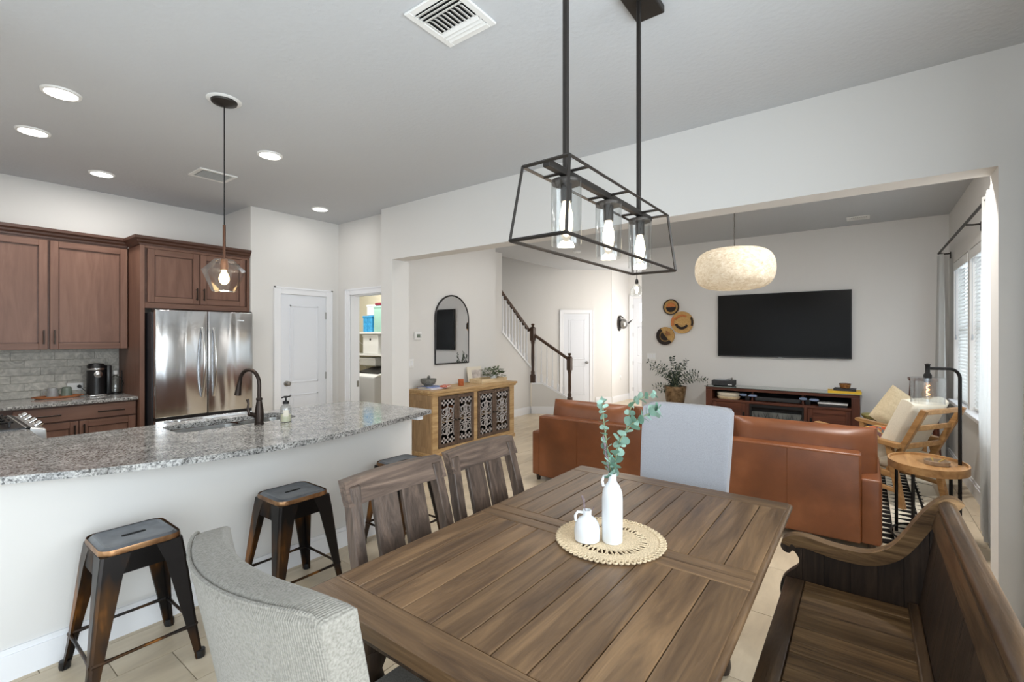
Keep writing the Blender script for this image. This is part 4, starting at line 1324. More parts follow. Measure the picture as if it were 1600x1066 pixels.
# ------------------------------------------------------------------ wooden dining chairs
def make_chair(label, loc):
    """faces +x; local origin under the middle of the backrest"""
    c = thing('dining_chair', label, 'chair', loc, 0, 'wooden slat-back dining chairs')
    lean = .13
    def xz(z): return -.02 - lean * max(0, z - .44) / .5
    W2 = .235
    for s in (-1, 1):
        bm = BM(); secs = []
        for z in (0, .44, .70, .93):
            x = xz(z) - (.05 * (1 - z / .44) if z < .44 else 0); y = s * (W2 - .006 - (.015 if z > .9 else 0)); d = .026
            secs.append([bm.verts.new(p) for p in ((x - d, y - .024, z), (x + d, y - .024, z), (x + d, y + .024, z), (x - d, y + .024, z))])
        for A, B in zip(secs, secs[1:]):
            for i in range(4): bm.faces.new((A[i], A[(i + 1) % 4], B[(i + 1) % 4], B[i]))
        bm.faces.new(secs[0][::-1]); bm.faces.new(secs[-1]); bev(bm, .004, 1)
        obj('back_post', bm, M_CHAIRZ, c)
        bm = BM(); box(bm, .40, .445, s * .21 - .022, s * .21 + .022, 0, .43); bev(bm, .004, 1); obj('leg', bm, M_CHAIRZ, c)
    # crest rail: slightly bowed
    bm = BM(); secs = []
    for k in range(9):
        t = -1 + 2 * k / 8; y = t * (W2 + .018); bow = -.018 * (1 - t * t)
        ring = []
        for z, dx in ((.862, -.024), (.862, .018), (.957, .006), (.957, -.036)):
            ring.append(bm.verts.new((xz(z) + .012 + dx + bow, y, z - (.006 * t * t if z > .9 else 0))))
        secs.append(ring)
    for A, B in zip(secs, secs[1:]):
        for i in range(4): bm.faces.new((A[i], A[(i + 1) % 4], B[(i + 1) % 4], B[i]))
    bm.faces.new(secs[0][::-1]); bm.faces.new(secs[-1])
    obj('crest_rail', bm, M_CHAIRY, c)
    for y in (-.072, .072):
        bm = BM(); secs = []
        for z in (.47, .88):
            x = xz(z) - .004
            secs.append([bm.verts.new(p) for p in ((x - .011, y - .060, z), (x + .011, y - .060, z), (x + .011, y + .060, z), (x - .011, y + .060, z))])
        A, B = secs
        for i in range(4): bm.faces.new((A[i], A[(i + 1) % 4], B[(i + 1) % 4], B[i]))
        bm.faces.new(A[::-1]); bm.faces.new(B); bev(bm, .003, 1)
        obj('back_slat', bm, M_CHAIRZ, c)
    obj('lower_rail', rbox(-.045, -.005, -.2, .2, .44, .485, .004), M_CHAIRY, c)
    obj('seat', rbox(-.02, .45, -.235, .235, .425, .46, .010, 2), M_CHAIRY, c)
    obj('seat_rail', boxes([(0, .42, -.215, -.195, .36, .425), (0, .42, .195, .215, .36, .425), (.40, .42, -.2, .2, .36, .425)]), M_CHAIRZ, c)
    return c


c1 = make_chair('dark wooden slat-back chair on the island side, nearer the tweed chair', (-1.43, 1.285, 0))
dup(c1, (-1.43, 1.835, 0), label='dark wooden slat-back chair on the island side, farther from the camera')


# ------------------------------------------------------------------ upholstered end chairs
def make_parsons(name, label, loc, rz, mat, bow=.055, wid=.52, top=1.11, lean=.12):
    """faces +y; barrel back with its ends swept forward"""
    c = thing(name, label, 'chair', loc, rz, 'upholstered end chairs')
    th = .085; nb = 14
    bm = BM(); cols = []
    zs = [.38, .60, .85, 1.02, top - .025, top]
    for k in range(nb + 1):
        u = -1 + 2 * k / nb
        col = []
        cur = bow * (u * u)
        for z in zs:
            t = (z - .38) / (top - .38)
            hw = wid / 2 * (.90 + .10 * min(1, t * 1.3)); rr = .010 if z == top else 0
            y0 = -lean * t ** 1.2
            xx = u * (hw - rr); zz = z - (.018 * abs(u) ** 8 if z == top else 0)
            col.append(((xx, y0 + cur - th / 2 + rr, zz), (xx, y0 + cur * .75 + th / 2 - rr, zz)))
        cols.append(col)
    V = [[(bm.verts.new(p[0]), bm.verts.new(p[1])) for p in col] for col in cols]
    for a, b in zip(V, V[1:]):
        for q in range(len(zs) - 1):
            bm.faces.new((a[q][0], b[q][0], b[q + 1][0], a[q + 1][0])); bm.faces.new((a[q][1], a[q + 1][1], b[q + 1][1], b[q][1]))
        bm.faces.new((a[-1][0], b[-1][0], b[-1][1], a[-1][1])); bm.faces.new((a[0][0], a[0][1], b[0][1], b[0][0]))
    for col in (V[0], V[-1]):
        for q in range(len(zs) - 1): bm.faces.new((col[q][0], col[q + 1][0], col[q + 1][1], col[q][1]))
    bmesh.ops.recalc_face_normals(bm, faces=list(bm.faces))
    sharp = [e_ for e_ in bm.edges if len(e_.link_faces) == 2 and e_.calc_face_angle(0) > .6]
    bmesh.ops.bevel(bm, geom=sharp, offset=.018, segments=3, profile=.5, affect='EDGES', clamp_overlap=True)
    obj('backrest', bm, mat, c, True, angle=60)
    # welt along the rear edge
    bm = BM(); pts = []
    t_of = lambda z: (z - .38) / (top - .38)
    def rear(u, z):
        t = t_of(z); hw = wid / 2 * (.90 + .10 * min(1, t * 1.3)); return (u * (hw - .006), -lean * t ** 1.2 + bow * u * u - th / 2 + .004, z)
    pts = [rear(-1, z) for z in (.42, .6, .8, 1.0, top - .03)] + [rear(-.95, top - .012)] + [(rear(u, top)[0], rear(u, top)[1], top - .008) for u in [-.85 + 1.7 * k / 12 for k in range(13)]] + [rear(.95, top - .012)] + [rear(1, z) for z in (top - .03, 1.0, .8, .6, .42)]
    tube(bm, pts, .004, 6); obj('welt', bm, mat, c, True)
    bm = BM(); box(bm, -wid / 2 + .02, wid / 2 - .02, -.02, .47, .38, .49); bev(bm, .025, 3); obj('seat', bm, mat, c, True, angle=60)
    obj('seat_frame', rbox(-wid / 2 + .03, wid / 2 - .03, .0, .45, .33, .39, .006), mat, c)
    for sx in (-1, 1):
        for y, dy in ((.42, .0), (-.02, -.06)):
            bm = BM(); tube(bm, [(sx * .205, y, .36), (sx * .205, y + dy, 0)], [.030, .018], 4); obj('leg', bm, M_BENCHZ, c)
    return c


make_parsons('upholstered_chair', 'grey tweed upholstered chair at the near end of the table', (-.93, .49, 0), math.radians(-2), M_TWEED, bow=.075, wid=.53, top=1.08, lean=.12)
make_parsons('upholstered_chair', 'grey upholstered chair at the far end of the table', (-.80, 2.60, 0), PI, M_UPHOL_FAR, bow=.01, wid=.48, top=1.12, lean=.12)

# ------------------------------------------------------------------ pew bench
bn = thing('pew_bench', 'dark wooden pew bench with a scrolled end along the table', 'bench', (0, 1.55, 0))
top_c = [(-.294, .590), (-.284, .612), (-.249, .632), (-.197, .637), (-.109, .624), (-.021, .622), (.031, .634), (.082, .668), (.121, .722), (.160, .792), (.197, .850), (.234, .888), (.270, .897), (.298, .880)]
TC = catmull(top_c, 4)
YB0, YB1 = .60, 2.43


def bench_end(y0, y1, inner):
    # scrolled cap following the top curve
    bm = BM(); n = len(TC); A = []
    for i, (x, z) in enumerate(TC):
        a = TC[max(0, i - 1)]; b = TC[min(n - 1, i + 1)]
        dx, dz = b[0] - a[0], b[1] - a[1]; q = math.hypot(dx, dz); nx, nz = -dz / q, dx / q
        t = .050 if 6 < i < n - 8 else .034
        A.append([bm.verts.new(p) for p in ((x, y0, z), (x, y1, z), (x - nx * t, y1, z - nz * t), (x - nx * t, y0, z - nz * t))])
    for P, Q in zip(A, A[1:]):
        for k in range(4): bm.faces.new((P[k], P[(k + 1) % 4], Q[(k + 1) % 4], Q[k]))
    bm.faces.new(A[0][::-1]); bm.faces.new(A[-1])
    obj('scroll_cap', bm, M_BENCHX, bn, True, W=True, angle=35)
    # panel boards under the cap, each its own upright board
    def ztop(x):
        for (a, b), (c, d_) in zip(TC, TC[1:]):
            if min(a, c) <= x <= max(a, c) and abs(c - a) > 1e-6: return b + (d_ - b) * (x - a) / (c - a) - .016
        return .6
    xs = [-.215, -.135, -.045, .045, .125, .20, .28]
    curl = catmull([(-.215, .605), (-.25, .606), (-.285, .598), (-.297, .575), (-.283, .553), (-.262, .551), (-.252, .563), (-.240, .558), (-.226, .532), (-.232, .50), (-.262, .468), (-.290, .43), (-.298, .38), (-.288, .33), (-.27, .29), (-.262, .2)], 4)
    bm = BM(); prism(bm, curl + [(-.262, 0), (-.215, 0)], y0 + .006, y1 - .006, 'y')
    obj('scroll_post', bm, M_BENCHZ, bn, W=True)
    bm = BM(); prism(bm, [(-.215, .02), (.275, .02)] + [(.275 - .49 * q / 16, ztop(.275 - .49 * q / 16) - .006) for q in range(17)], y0 + .016, y1 - .016, 'y'); obj('end_core', bm, M_DARK, bn, W=True)
    for a, b in zip(xs, xs[1:]):
        bm = BM(); prism(bm, [(a + .001, .0), (b - .001, .0), (b - .001, ztop(b - .002)), ((a + b) / 2, ztop((a + b) / 2)), (a + .001, ztop(a + .002))], y0 + .008, y1 - .008, 'y'); obj('end_board', bm, M_BENCHZ, bn, W=True)


bench_end(2.375, YB1, True)
bench_end(YB0, YB0 + .05, False)
# seat: long front board and cross planks
obj('front_board', bev(boxes([(-.275, -.205, YB0 + .05, 2.378, .41, .45)]), .006, 2), M_BENCHY, bn, True, W=True)
obj('front_apron', boxes([(-.262, -.235, YB0 + .05, 2.378, .30, .41)]), M_BENCHZ, bn, W=True)
ys = [2.378, 2.285, 2.127, 1.989, 1.88, 1.815, 1.724, 1.653, 1.55, 1.44, 1.34, 1.25, 1.13, 1.03, .94, .85, .75, YB0 + .05]
for b, a in zip(ys, ys[1:]):
    bm = BM(); box(bm, -.203, .20, a + .0025, b - .0025, .418, .449 - random.uniform(0, .002)); bev(bm, .003, 1); obj('seat_plank', bm, M_BENCHX, bn, W=True)
# back: upright boards leaning slightly
y = 2.375
while y > YB0 + .06:
    wv = random.uniform(.11, .15); a = max(y - wv, YB0 + .05)
    bm = BM(); prism(bm, [(.165, .45), (.190, .45), (.252, .86), (.227, .86)], a + .001, y - .001, 'y'); obj('back_board', bm, M_BENCHZ, bn, W=True); y = a
obj('back_bottom_moulding', bev(boxes([(.135, .168, YB0 + .05, 2.375, .449, .475)]), .006, 2), M_BENCHY, bn, W=True)
bm = BM(); prism(bm, [(.205, .78), (.222, .78), (.238, .845), (.220, .845)], YB0 + .05, 2.375, 'y'); obj('back_moulding', bm, M_BENCHY, bn, W=True)
bm = BM(); cyl(bm, (.250, YB0 + .05, .858), (.250, 2.378, .858), .028, seg=24); obj('top_rail', bm, M_BENCHY, bn, True, W=True)

# ------------------------------------------------------------------ chandelier
ch = thing('chandelier', 'open bronze cage chandelier with three glass cylinders over the table', 'chandelier', (-.795, 1.675, 1.80))
cx = -.795
bx0, bx1, by0, by1, bz = -.895, -.690, 1.18, 2.165, 1.805
tx0, tx1, ty0, ty1, tz = -.885, -.711, 1.235, 2.12, 2.052


def bar(p0, p1, r=.0045):
    bm = BM(); tube(bm, [p0, p1], r * 1.35, 4); return bm


ca = [((bx0, by0, bz), (bx1, by0, bz)), ((bx1, by0, bz), (bx1, by1, bz)), ((bx1, by1, bz), (bx0, by1, bz)), ((bx0, by1, bz), (bx0, by0, bz)),
      ((tx0, ty0, tz), (tx1, ty0, tz)), ((tx1, ty0, tz), (tx1, ty1, tz)), ((tx1, ty1, tz), (tx0, ty1, tz)), ((tx0, ty1, tz), (tx0, ty0, tz)),
      ((bx0, by0, bz), (tx0, ty0, tz)), ((bx1, by0, bz), (tx1, ty0, tz)), ((bx1, by1, bz), (tx1, ty1, tz)), ((bx0, by1, bz), (tx0, ty1, tz))]
for p0, p1 in ca: obj('cage_bar', bar(p0, p1), M_FIXT, ch, W=True)
obj('centre_bar', rbox(cx - .012, cx + .012, ty0, ty1, tz - .018, tz + .006, .002, 1), M_FIXT, ch, W=True)
for y in (1.36, 1.683, 2.003):
    obj('cross_bar', bar((tx0, y, tz), (tx1, y, tz), .004), M_FIXT, ch, W=True)
    bm = BM(); lathe(bm, [(.048, -.012), (.050, -.008), (.050, .0), (.02, .008), (.012, .02)], (cx, y, tz - .03), 24); obj('glass_holder', bm, M_FIXT, ch, True, W=True)
    bm = BM(); lathe(bm, [(.019, -.07), (.019, -.012), (.016, 0)], (cx, y, tz - .03), 16); obj('socket', bm, M_FIXT, ch, True, W=True)
    bm = BM()
    lathe(bm, [(.047, -.032), (.050, -.04), (.050, -.245)], (cx, y, tz), 40, cap0=False, cap1=False)
    gs = obj('glass_shade', bm, M_GLASSR, ch, True, W=True)
    bm = BM(); lathe(bm, [(.012, 0), (.014, -.015), (.021, -.045), (.023, -.065), (.018, -.095), (.008, -.115), (.002, -.118)], (cx, y, tz - .098), 16); obj('bulb', bm, M_BULB, ch, True, W=True)
    point('chandelier_bulb_light', (cx, y, tz - .235), 1.3)
for y in (1.357, 1.99):
    obj('rod', rbox(cx - .0085, cx + .0085, y - .0085, y + .0085, tz, 2.985, .002, 1), M_FIXT, ch, W=True)
obj('canopy', rbox(cx - .065, cx + .065, 1.21, 2.135, 2.985, ZC, .004, 1), M_FIXT, ch, W=True)

# island pendant
pd = thing('pendant_lamp', 'faceted glass pendant with glowing bulb above the island', 'pendant lamp', (-3.285, 1.295, 1.79))
bm = BM(); lathe(bm, [(.095, ZC - .006), (.1, ZC - .002), (.1, ZC)], (-3.285, 1.295, 0), 28); obj('ceiling_ring', bm, M_PLASTW, pd, True, W=True)
bm = BM(); lathe(bm, [(.012, ZC - .04), (.03, ZC - .034), (.072, ZC - .018), (.076, ZC - .007)], (-3.285, 1.295, 0), 28); obj('canopy', bm, M_FIXT, pd, True, W=True)
bm = BM(); cyl(bm, (-3.285, 1.295, 2.2), (-3.285, 1.295, ZC - .03), .0035, seg=8); obj('cord', bm, M_BLACKM, pd, True, W=True)
bm = BM(); cyl(bm, (-3.285, 1.295, 2.0), (-3.285, 1.295, 2.22), .009, seg=10); obj('stem', bm, plain('pendant_copper', (96, 66, 50), .4, .7, nscale=40, nbump=.02), pd, True, W=True)
bm = BM(); lathe(bm, [(.022, 1.93), (.024, 1.96), (.02, 2.0), (.008, 2.005)], (-3.285, 1.295, 0), 14); obj('socket', bm, plain('copper_socket', (150, 106, 78), .35, .8, nscale=40, nbump=.02), pd, True, W=True)
bm = BM(); lathe(bm, [(.066, 1.795), (.070, 1.793), (.125, 1.925), (.055, 1.998), (.03, 2.0)], (-3.285, 1.295, 0), 7, cap0=True, cap1=False); obj('glass_shade', bm, M_GLASSR, pd, W=True)
bm = BM(); lathe(bm, [(.013, 0), (.014, -.02), (.026, -.045), (.03, -.065), (.026, -.085), (.012, -.1), (.002, -.102)], (-3.285, 1.295, 1.94), 18); obj('bulb', bm, M_BULBW, pd, True, W=True)
point('pendant_bulb_light', (-3.285, 1.295, 1.80), 6)


# ------------------------------------------------------------------ ceiling fittings
def recessed(x, y, label, power, r=.078):
    t = thing('recessed_light', label, 'ceiling light', (x, y, ZC - .012), group='recessed ceiling lights')
    bm = BM(); lathe(bm, [(r, .002), (r + .002, 0), (r + .016, .002), (r + .02, .012)], seg=32, cap0=False, cap1=False); obj('trim_ring', bm, M_PLASTW, t, True)
    bm = BM(); lathe(bm, [(r + .001, .001), (r, .003)], seg=32); obj('lens', bm, M_LED, t)
    l = bpy.data.lights.new('recessed_light_beam', 'AREA'); l.shape = 'DISK'; l.size = .14; l.energy = power; l.color = (1, .965, .92)
    o = bpy.data.objects.new('recessed_light_beam', l); COL.objects.link(o); o.location = (x, y, ZC - .02)
    return t


recessed(-3.99, .645, 'largest round recessed light, nearest the camera over the kitchen', 5.5)
recessed(-4.90, .64, 'round recessed light at the left edge over the range', 5.5)
recessed(-5.66, 1.19, 'round recessed light above the wall cabinets', 5.5)
recessed(-3.96, 1.91, 'round recessed light beside the island pendant', 5)
recessed(-5.15, 3.07, 'small round recessed light above the pantry door', 1.4)
recessed(-3.55, 5.35, 'round recessed light behind the chandelier in the living ceiling', 4)
recessed(-3.9, 8.4, 'tiny recessed light in the foyer ceiling', 6)


recessed(-2.3, 4.45, 'added recessed light in the living ceiling, unseen behind the header wall', 12)  # added to brighten the living room, hidden by the header
recessed(.1, 4.15, 'added recessed light above the sofa end, unseen behind the header wall', 30)  # second added living room light, also out of view


def vent(x0, x1, y0, y1, label, two=False, n=5):
    t = thing('ceiling_vent', label, 'vent', ((x0 + x1) / 2, (y0 + y1) / 2, ZC), group='white ceiling vents')
    f = .035; z0 = ZC - .012
    bm = boxes([(x0, x0 + f, y0, y1, z0, ZC), (x1 - f, x1, y0, y1, z0, ZC), (x0 + f, x1 - f, y0, y0 + f, z0, ZC), (x0 + f, x1 - f, y1 - f, y1, z0, ZC)]); bev(bm, .003, 1)
    obj('frame', bm, M_PLASTW, t, W=True)
    obj('duct', boxes([(x0 + f, x1 - f, y0 + f, y1 - f, ZC - .002, ZC - .001)]), M_DARK, t, W=True)
    def louver(a0, a1, b0, b1, along, tilt):
        bm = BM(); L = (a1 - a0) if along == 'x' else (b1 - b0)
        c = Vector(((a0 + a1) / 2, (b0 + b1) / 2, ZC - .012)); wd = .012
        M = Matrix.Translation(c) @ (Matrix.Rotation(tilt, 4, 'X') if along == 'x' else Matrix.Rotation(tilt, 4, 'Y'))
        if along == 'x': box(bm, -L / 2, L / 2, -wd, wd, -.001, .001, M)
        else: box(bm, -wd, wd, -L / 2, L / 2, -.001, .001, M)
        obj('louver', bm, M_PLASTW, t, W=True)
    if two:
        w1 = (y1 - y0 - 2 * f)
        ya, yb = y0 + f, y1 - f; xa, xb = x0 + f, x1 - f; q = w1 * .3
        for k in range(3): louver(xa, xb, ya + q * (k + .5) / 3, ya + q * (k + .5) / 3, 'x', .5)
        for k in range(3): louver(xa, xb, yb - q * (k + .5) / 3, yb - q * (k + .5) / 3, 'x', -.5)
        for k in range(9): louver(xa + (xb - xa) * (k + .5) / 9, xa + (xb - xa) * (k + .5) / 9, ya + q, yb - q, 'y', .5)
    else:
        for k in range(n): louver(x0 + f + (x1 - x0 - 2 * f) * (k + .5) / n, x0 + f + (x1 - x0 - 2 * f) * (k + .5) / n, y0 + f, y1 - f, 'y', .5)


vent(-1.725, -1.415, 1.45, 1.76, 'large square white ceiling vent beside the chandelier', True)
vent(-5.02, -4.735, 1.67, 1.985, 'white ceiling vent beside the pendant cord', False, 9)
vent(-.18, .06, 7.30, 7.50, 'small white ceiling vent above the television', False, 8)
sdm = thing('smoke_detector', 'round white smoke detector on the far living ceiling', 'smoke detector', (-4.05, 7.3, ZC))
bm = BM(); lathe(bm, [(.04, -.035), (.062, -.03), (.068, -.01), (.068, 0)], seg=24); obj('body', bm, M_PLASTW, sdm, True)
bm = BM(); lathe(bm, [(.015, -.038), (.018, -.034)], seg=12); obj('test_button', bm, M_GREYPL, sdm, True)

# living room drum pendant
DX, DY = -1.0, 4.9
dp = thing('drum_pendant', 'large woven paper drum pendant in the living room', 'pendant lamp', (DX, DY, 1.95))
prof = []
for k in range(25):
    t = -PI / 2 + PI * k / 24
    prof.append((.355 * abs(math.cos(t)) ** .42 if abs(math.cos(t)) > 1e-4 else .12, 2.155 + .195 * (abs(math.sin(t)) ** .85) * (1 if t > 0 else -1)))
prof = [p for p in prof if p[0] > .14]
bm = BM(); lathe(bm, prof, (DX, DY, 0), 48, cap0=False, cap1=False); obj('woven_shade', bm, M_WEAVE, dp, True, W=True)
bm = BM(); lathe(bm, [(.02, 2.255), (.032, 2.22), (.036, 2.195), (.028, 2.165), (.004, 2.155)], (DX, DY, 0), 16); obj('bulb', bm, emit('drum_bulb', (255, 240, 214), 8), dp, True, W=True)
bm = BM(); cyl(bm, (DX, DY, 2.25), (DX, DY, 2.32), .022, seg=12); cyl(bm, (DX, DY, 2.32), (DX, DY, ZC - .02), .004, seg=8); obj('cord', bm, M_FIXT, dp, True, W=True)
bm = BM(); lathe(bm, [(.055, ZC - .03), (.06, ZC - .02), (.06, ZC)], (DX, DY, 0), 20); obj('canopy', bm, M_PLASTW, dp, True, W=True)
bm = BM(); tube(bm, [(DX + .15 * math.cos(a), DY + .15 * math.sin(a), 2.338) for a in [2 * PI * k / 24 for k in range(24)]], .005, 6, closed=True)
for k in range(3):
    a = 2 * PI * k / 3; tube(bm, [(DX, DY, 2.32), (DX + .15 * math.cos(a), DY + .15 * math.sin(a), 2.338)], .003, 5)
obj('spider_ring', bm, M_PLASTW, dp, W=True)
point('drum_bulb_light', (DX, DY, 2.12), .7, (1, .97, .93), .04)

# foyer pendant
fpx, fpy = -3.637, 9.0
fp = thing('foyer_pendant', 'small clear glass pendant hanging in the foyer', 'pendant lamp', (fpx, fpy, 2.28))
bm = BM(); cyl(bm, (fpx, fpy, 2.66), (fpx, fpy, ZC), .006, seg=8); obj('rod', bm, M_BLACKM, fp, True, W=True)
bm = BM(); lathe(bm, [(.02, 2.56), (.035, 2.58), (.03, 2.64), (.012, 2.67)], (fpx, fpy, 0), 14); obj('cap', bm, M_BLACKM, fp, True, W=True)
bm = BM(); lathe(bm, [(.10, 2.32), (.125, 2.34), (.12, 2.46), (.05, 2.55), (.04, 2.57)], (fpx, fpy, 0), 24, cap0=False, cap1=False); obj('glass_shade', bm, M_GLASSR, fp, True, W=True)
bm = BM(); ball(bm, (fpx, fpy, 2.47), .035, 12, 8, 1.4); obj('bulb', bm, M_BULB, fp, True, W=True)
point('foyer_bulb_light', (fpx, fpy, 2.39), 6)

# ------------------------------------------------------------------ mirror wall
mr = thing('arched_mirror', 'tall arched wall mirror in a thin black frame', 'mirror', (-4.7, 4.825, 1.13))
ym, hw = 4.825, .335; zb, zt = 1.13, 2.09
arch = [(ym - hw, zb), (ym + hw, zb)] + [(ym + hw * math.cos(a), zt - hw + hw * math.sin(a)) for a in [PI * k / 24 for k in range(25)]]
bm = BM(); prism(bm, arch, -4.698, -4.682, 'x'); obj('mirror_glass', bm, M_MIRROR, mr, W=True)
bm = BM(); pts = [(-4.685, y, z) for y, z in arch]; tube(bm, pts, .012, 6, closed=True); obj('frame', bm, M_BLACKM, mr, W=True)
tm_ = thing('thermostat', 'small white thermostat on the mirror wall', 'thermostat', (-4.7, 4.18, 1.517))
obj('body', rbox(0, .022, -.062, .062, -.05, .05, .008, 2), M_PLASTW, tm_, True); obj('display', rbox(.0215, .024, -.028, .032, -.022, .022, .001, 1), M_SAGE, tm_)
for k in (0, 1): obj('button', rbox(.0215, .0245, .043, .053, -.02 + .025 * k, -.006 + .025 * k, .001, 1), M_GREYPL, tm_)


def switch(loc, rz, gangs, label):
    s = thing('light_switch', label, 'light switch', loc, rz); wv = .046 * gangs + .024
    obj('plate', rbox(-wv / 2, wv / 2, -.006, 0, -.058, .058, .002), M_PLASTW, s)
    for k in range(gangs):
        c = (k - (gangs - 1) / 2) * .046; obj('rocker', rbox(c - .016, c + .016, -.010, -.005, -.033, .033, .002, 1), M_TRIM, s)


switch((-4.7, 4.06, 1.16), PI / 2, 2, 'double white switch plate beside the sideboard')
switch((-2.917, 7.87, 1.171), 0, 3, 'triple white switch plate left of the leafy plant')
switch((-4.58, 10.0, 1.12), PI / 2, 1, 'single white switch plate on the foyer wall')
fo = thing('wall_outlet', 'white outlet low on the foyer wall', 'outlet', (-4.58, 10.33, .55))
obj('plate', rbox(0, .006, -.036, .036, -.058, .058, .002), M_PLASTW, fo); obj('plug', rbox(.006, .04, -.02, .02, -.03, .02, .004), M_PLASTW, fo)
an = thing('wall_ornament', 'dark metal bird-like ornament on the foyer wall', 'ornament', (-4.58, 10.25, 1.82))
bm = BM(); lathe(bm, [(.13, 0), (.14, .015), (.12, .03), (.02, .035)], seg=20, sx=1.3, sy=.8); rotm(bm, PI / 2, 'Y'); obj('back_plate', bm, M_FIXT, an, True)
bm = BM(); ball(bm, (.10, .03, -.01), .10, 16, 10, 1.2); obj('body', bm, M_NICKEL, an, True)
bm = BM(); tube(bm, [(.10, .12, -.02), (.13, .28, .02), (.16, .42, .10)], [.03, .022, .006], 8); obj('beak', bm, M_FIXT, an, True)
bm = BM(); tube(bm, [(.02, -.05, .12), (.05, -.02, .17), (.09, .03, .13)], .018, 8); obj('hook', bm, M_FIXT, an, True)

# ------------------------------------------------------------------ carved sideboard
sb = thing('carved_sideboard', 'light mango wood sideboard with carved lattice doors', 'sideboard', (-4.46, 4.87, 0))
SX = -4.25
obj('top', bev(boxes([(-4.69, SX + .035, 3.99, 5.75, .800, .832)]), .006, 2), M_OAK, sb, W=True)
obj('cornice', bev(boxes([(-4.68, SX + .02, 4.01, 5.73, .772, .802)]), .006, 2), M_OAK, sb, W=True)
obj('side_panel', rbox(-4.68, SX - .02, 4.03, 4.06, .05, .775, .003, 1), M_OAKZ, sb, W=True)
obj('side_panel', rbox(-4.68, SX - .02, 5.68, 5.71, .05, .775, .003, 1), M_OAKZ, sb, W=True)
obj('side_frame', boxes([(-4.68, -4.62, 4.022, 4.031, .05, .775), (-4.33, SX - .02, 4.022, 4.031, .05, .775), (-4.62, -4.33, 4.022, 4.031, .70, .775), (-4.62, -4.33, 4.022, 4.031, .05, .12)]), M_OAKZ, sb, W=True)
obj('back_panel', boxes([(-4.685, -4.67, 4.03, 5.71, .02, .775)]), M_DARK, sb, W=True)
obj('floor_panel', boxes([(-4.67, SX - .03, 4.06, 5.68, .06, .09)]), M_OAK, sb, W=True)
obj('shelf', boxes([(-4.67, SX - .06, 4.06, 5.68, .40, .42)]), M_OAK, sb, W=True)
bm = boxes([(SX - .03, SX, 4.03, 4.125, .0, .775), (SX - .03, SX, 5.60, 5.71, .0, .775), (SX - .03, SX, 4.795, 4.87, .09, .755), (SX - .03, SX, 4.125, 5.60, .755, .775), (SX - .03, SX, 4.125, 5.60, .02, .10)]); bev(bm, .004, 1)
obj('face_frame', bm, M_OAK, sb, W=True)
obj('plinth', bev(boxes([(-4.68, SX + .012, 4.015, 5.725, 0, .05)]), .006, 1), M_OAK, sb, W=True)


def ringx(x0, x1, y0, y1, z0, z1, f, fz=None):
    fz = fz or f * .85
    bm = BM(); L = []
    for x in (x0, x1):
        L.append([bm.verts.new((x, y, z)) for y, z in ((y0, z0), (y1, z0), (y1, z1), (y0, z1))])
        L.append([bm.verts.new((x, y, z)) for y, z in ((y0 + f, z0 + fz), (y1 - f, z0 + fz), (y1 - f, z1 - fz), (y0 + f, z1 - fz))])
    for P, Q in ((L[0], L[1]), (L[1], L[3]), (L[3], L[2]), (L[2], L[0])):
        for k in range(4): bm.faces.new((P[k], P[(k + 1) % 4], Q[(k + 1) % 4], Q[k]))
    return bm


def lattice(y0, y1, z0, z1, x):
    """pierced carving: dotted bands at top and bottom, scrolls between"""
    bm = BM(); wy = y1 - y0; r = .0068
    def T(pts, rr=r): tube(bm, [(x, y0 + wy * u, z0 + (z1 - z0) * v) for u, v in pts], rr, 5)
    zt_, zb_ = .86, .14
    for a, b in ((zt_, 1.0), (0, zb_)):
        # band with three diamond holes: strips between the holes
        for u0, u1 in ((0, .14), (.26, .44), (.56, .74), (.86, 1.0)): box(bm, x - .005, x + .005, y0 + wy * u0, y0 + wy * u1, z0 + (z1 - z0) * a, z0 + (z1 - z0) * b)
        for v0, v1 in ((a, a + .045), (b - .045, b)): box(bm, x - .005, x + .005, y0, y1, z0 + (z1 - z0) * v0, z0 + (z1 - z0) * v1)
    def spiral(cu, cv, ru, rv, a0, a1, shrink=.35, n=10):
        T([(cu + ru * (1 - (1 - shrink) * k / n) * math.cos(a0 + (a1 - a0) * k / n), cv + rv * (1 - (1 - shrink) * k / n) * math.sin(a0 + (a1 - a0) * k / n)) for k in range(n + 1)])
    for m in (1, -1):
        f = lambda u: .5 + m * (u - .5)
        def sp(cu, cv, ru, rv, a0, a1, **k):
            if m == 1: spiral(cu, cv, ru, rv, a0, a1, **k)
            else: spiral(1 - cu, cv, ru, rv, PI - a0, PI - a1, **k)
        sp(.25, .72, .22, .11, -.5 * PI, 1.4 * PI); sp(.25, .28, .22, .11, .5 * PI, -1.4 * PI)
        sp(.22, .56, .20, .05, 0, 1.6 * PI); sp(.22, .44, .20, .05, 0, -1.6 * PI)
        T([(f(.5), .16), (f(.36), .24), (f(.40), .34), (f(.5), .40)]); T([(f(.5), .84), (f(.36), .76), (f(.40), .66), (f(.5), .60)])
        for vv in (.22, .34): T([(f(.5), vv - .06), (f(.34), vv - .01), (f(.16), vv + .03), (f(.05), vv - .01)], .005); T([(f(.5), 1.06 - vv), (f(.34), 1.01 - vv), (f(.16), .97 - vv), (f(.05), 1.01 - vv)], .005)
        T([(f(.02), .14), (f(.06), .5), (f(.02), .86)], .004); T([(f(.5), .40), (f(.38), .5), (f(.5), .60)])
    T([(.5, .14), (.5, .86)], .005); T([(0, .5), (1, .5)], .005)
    return bm


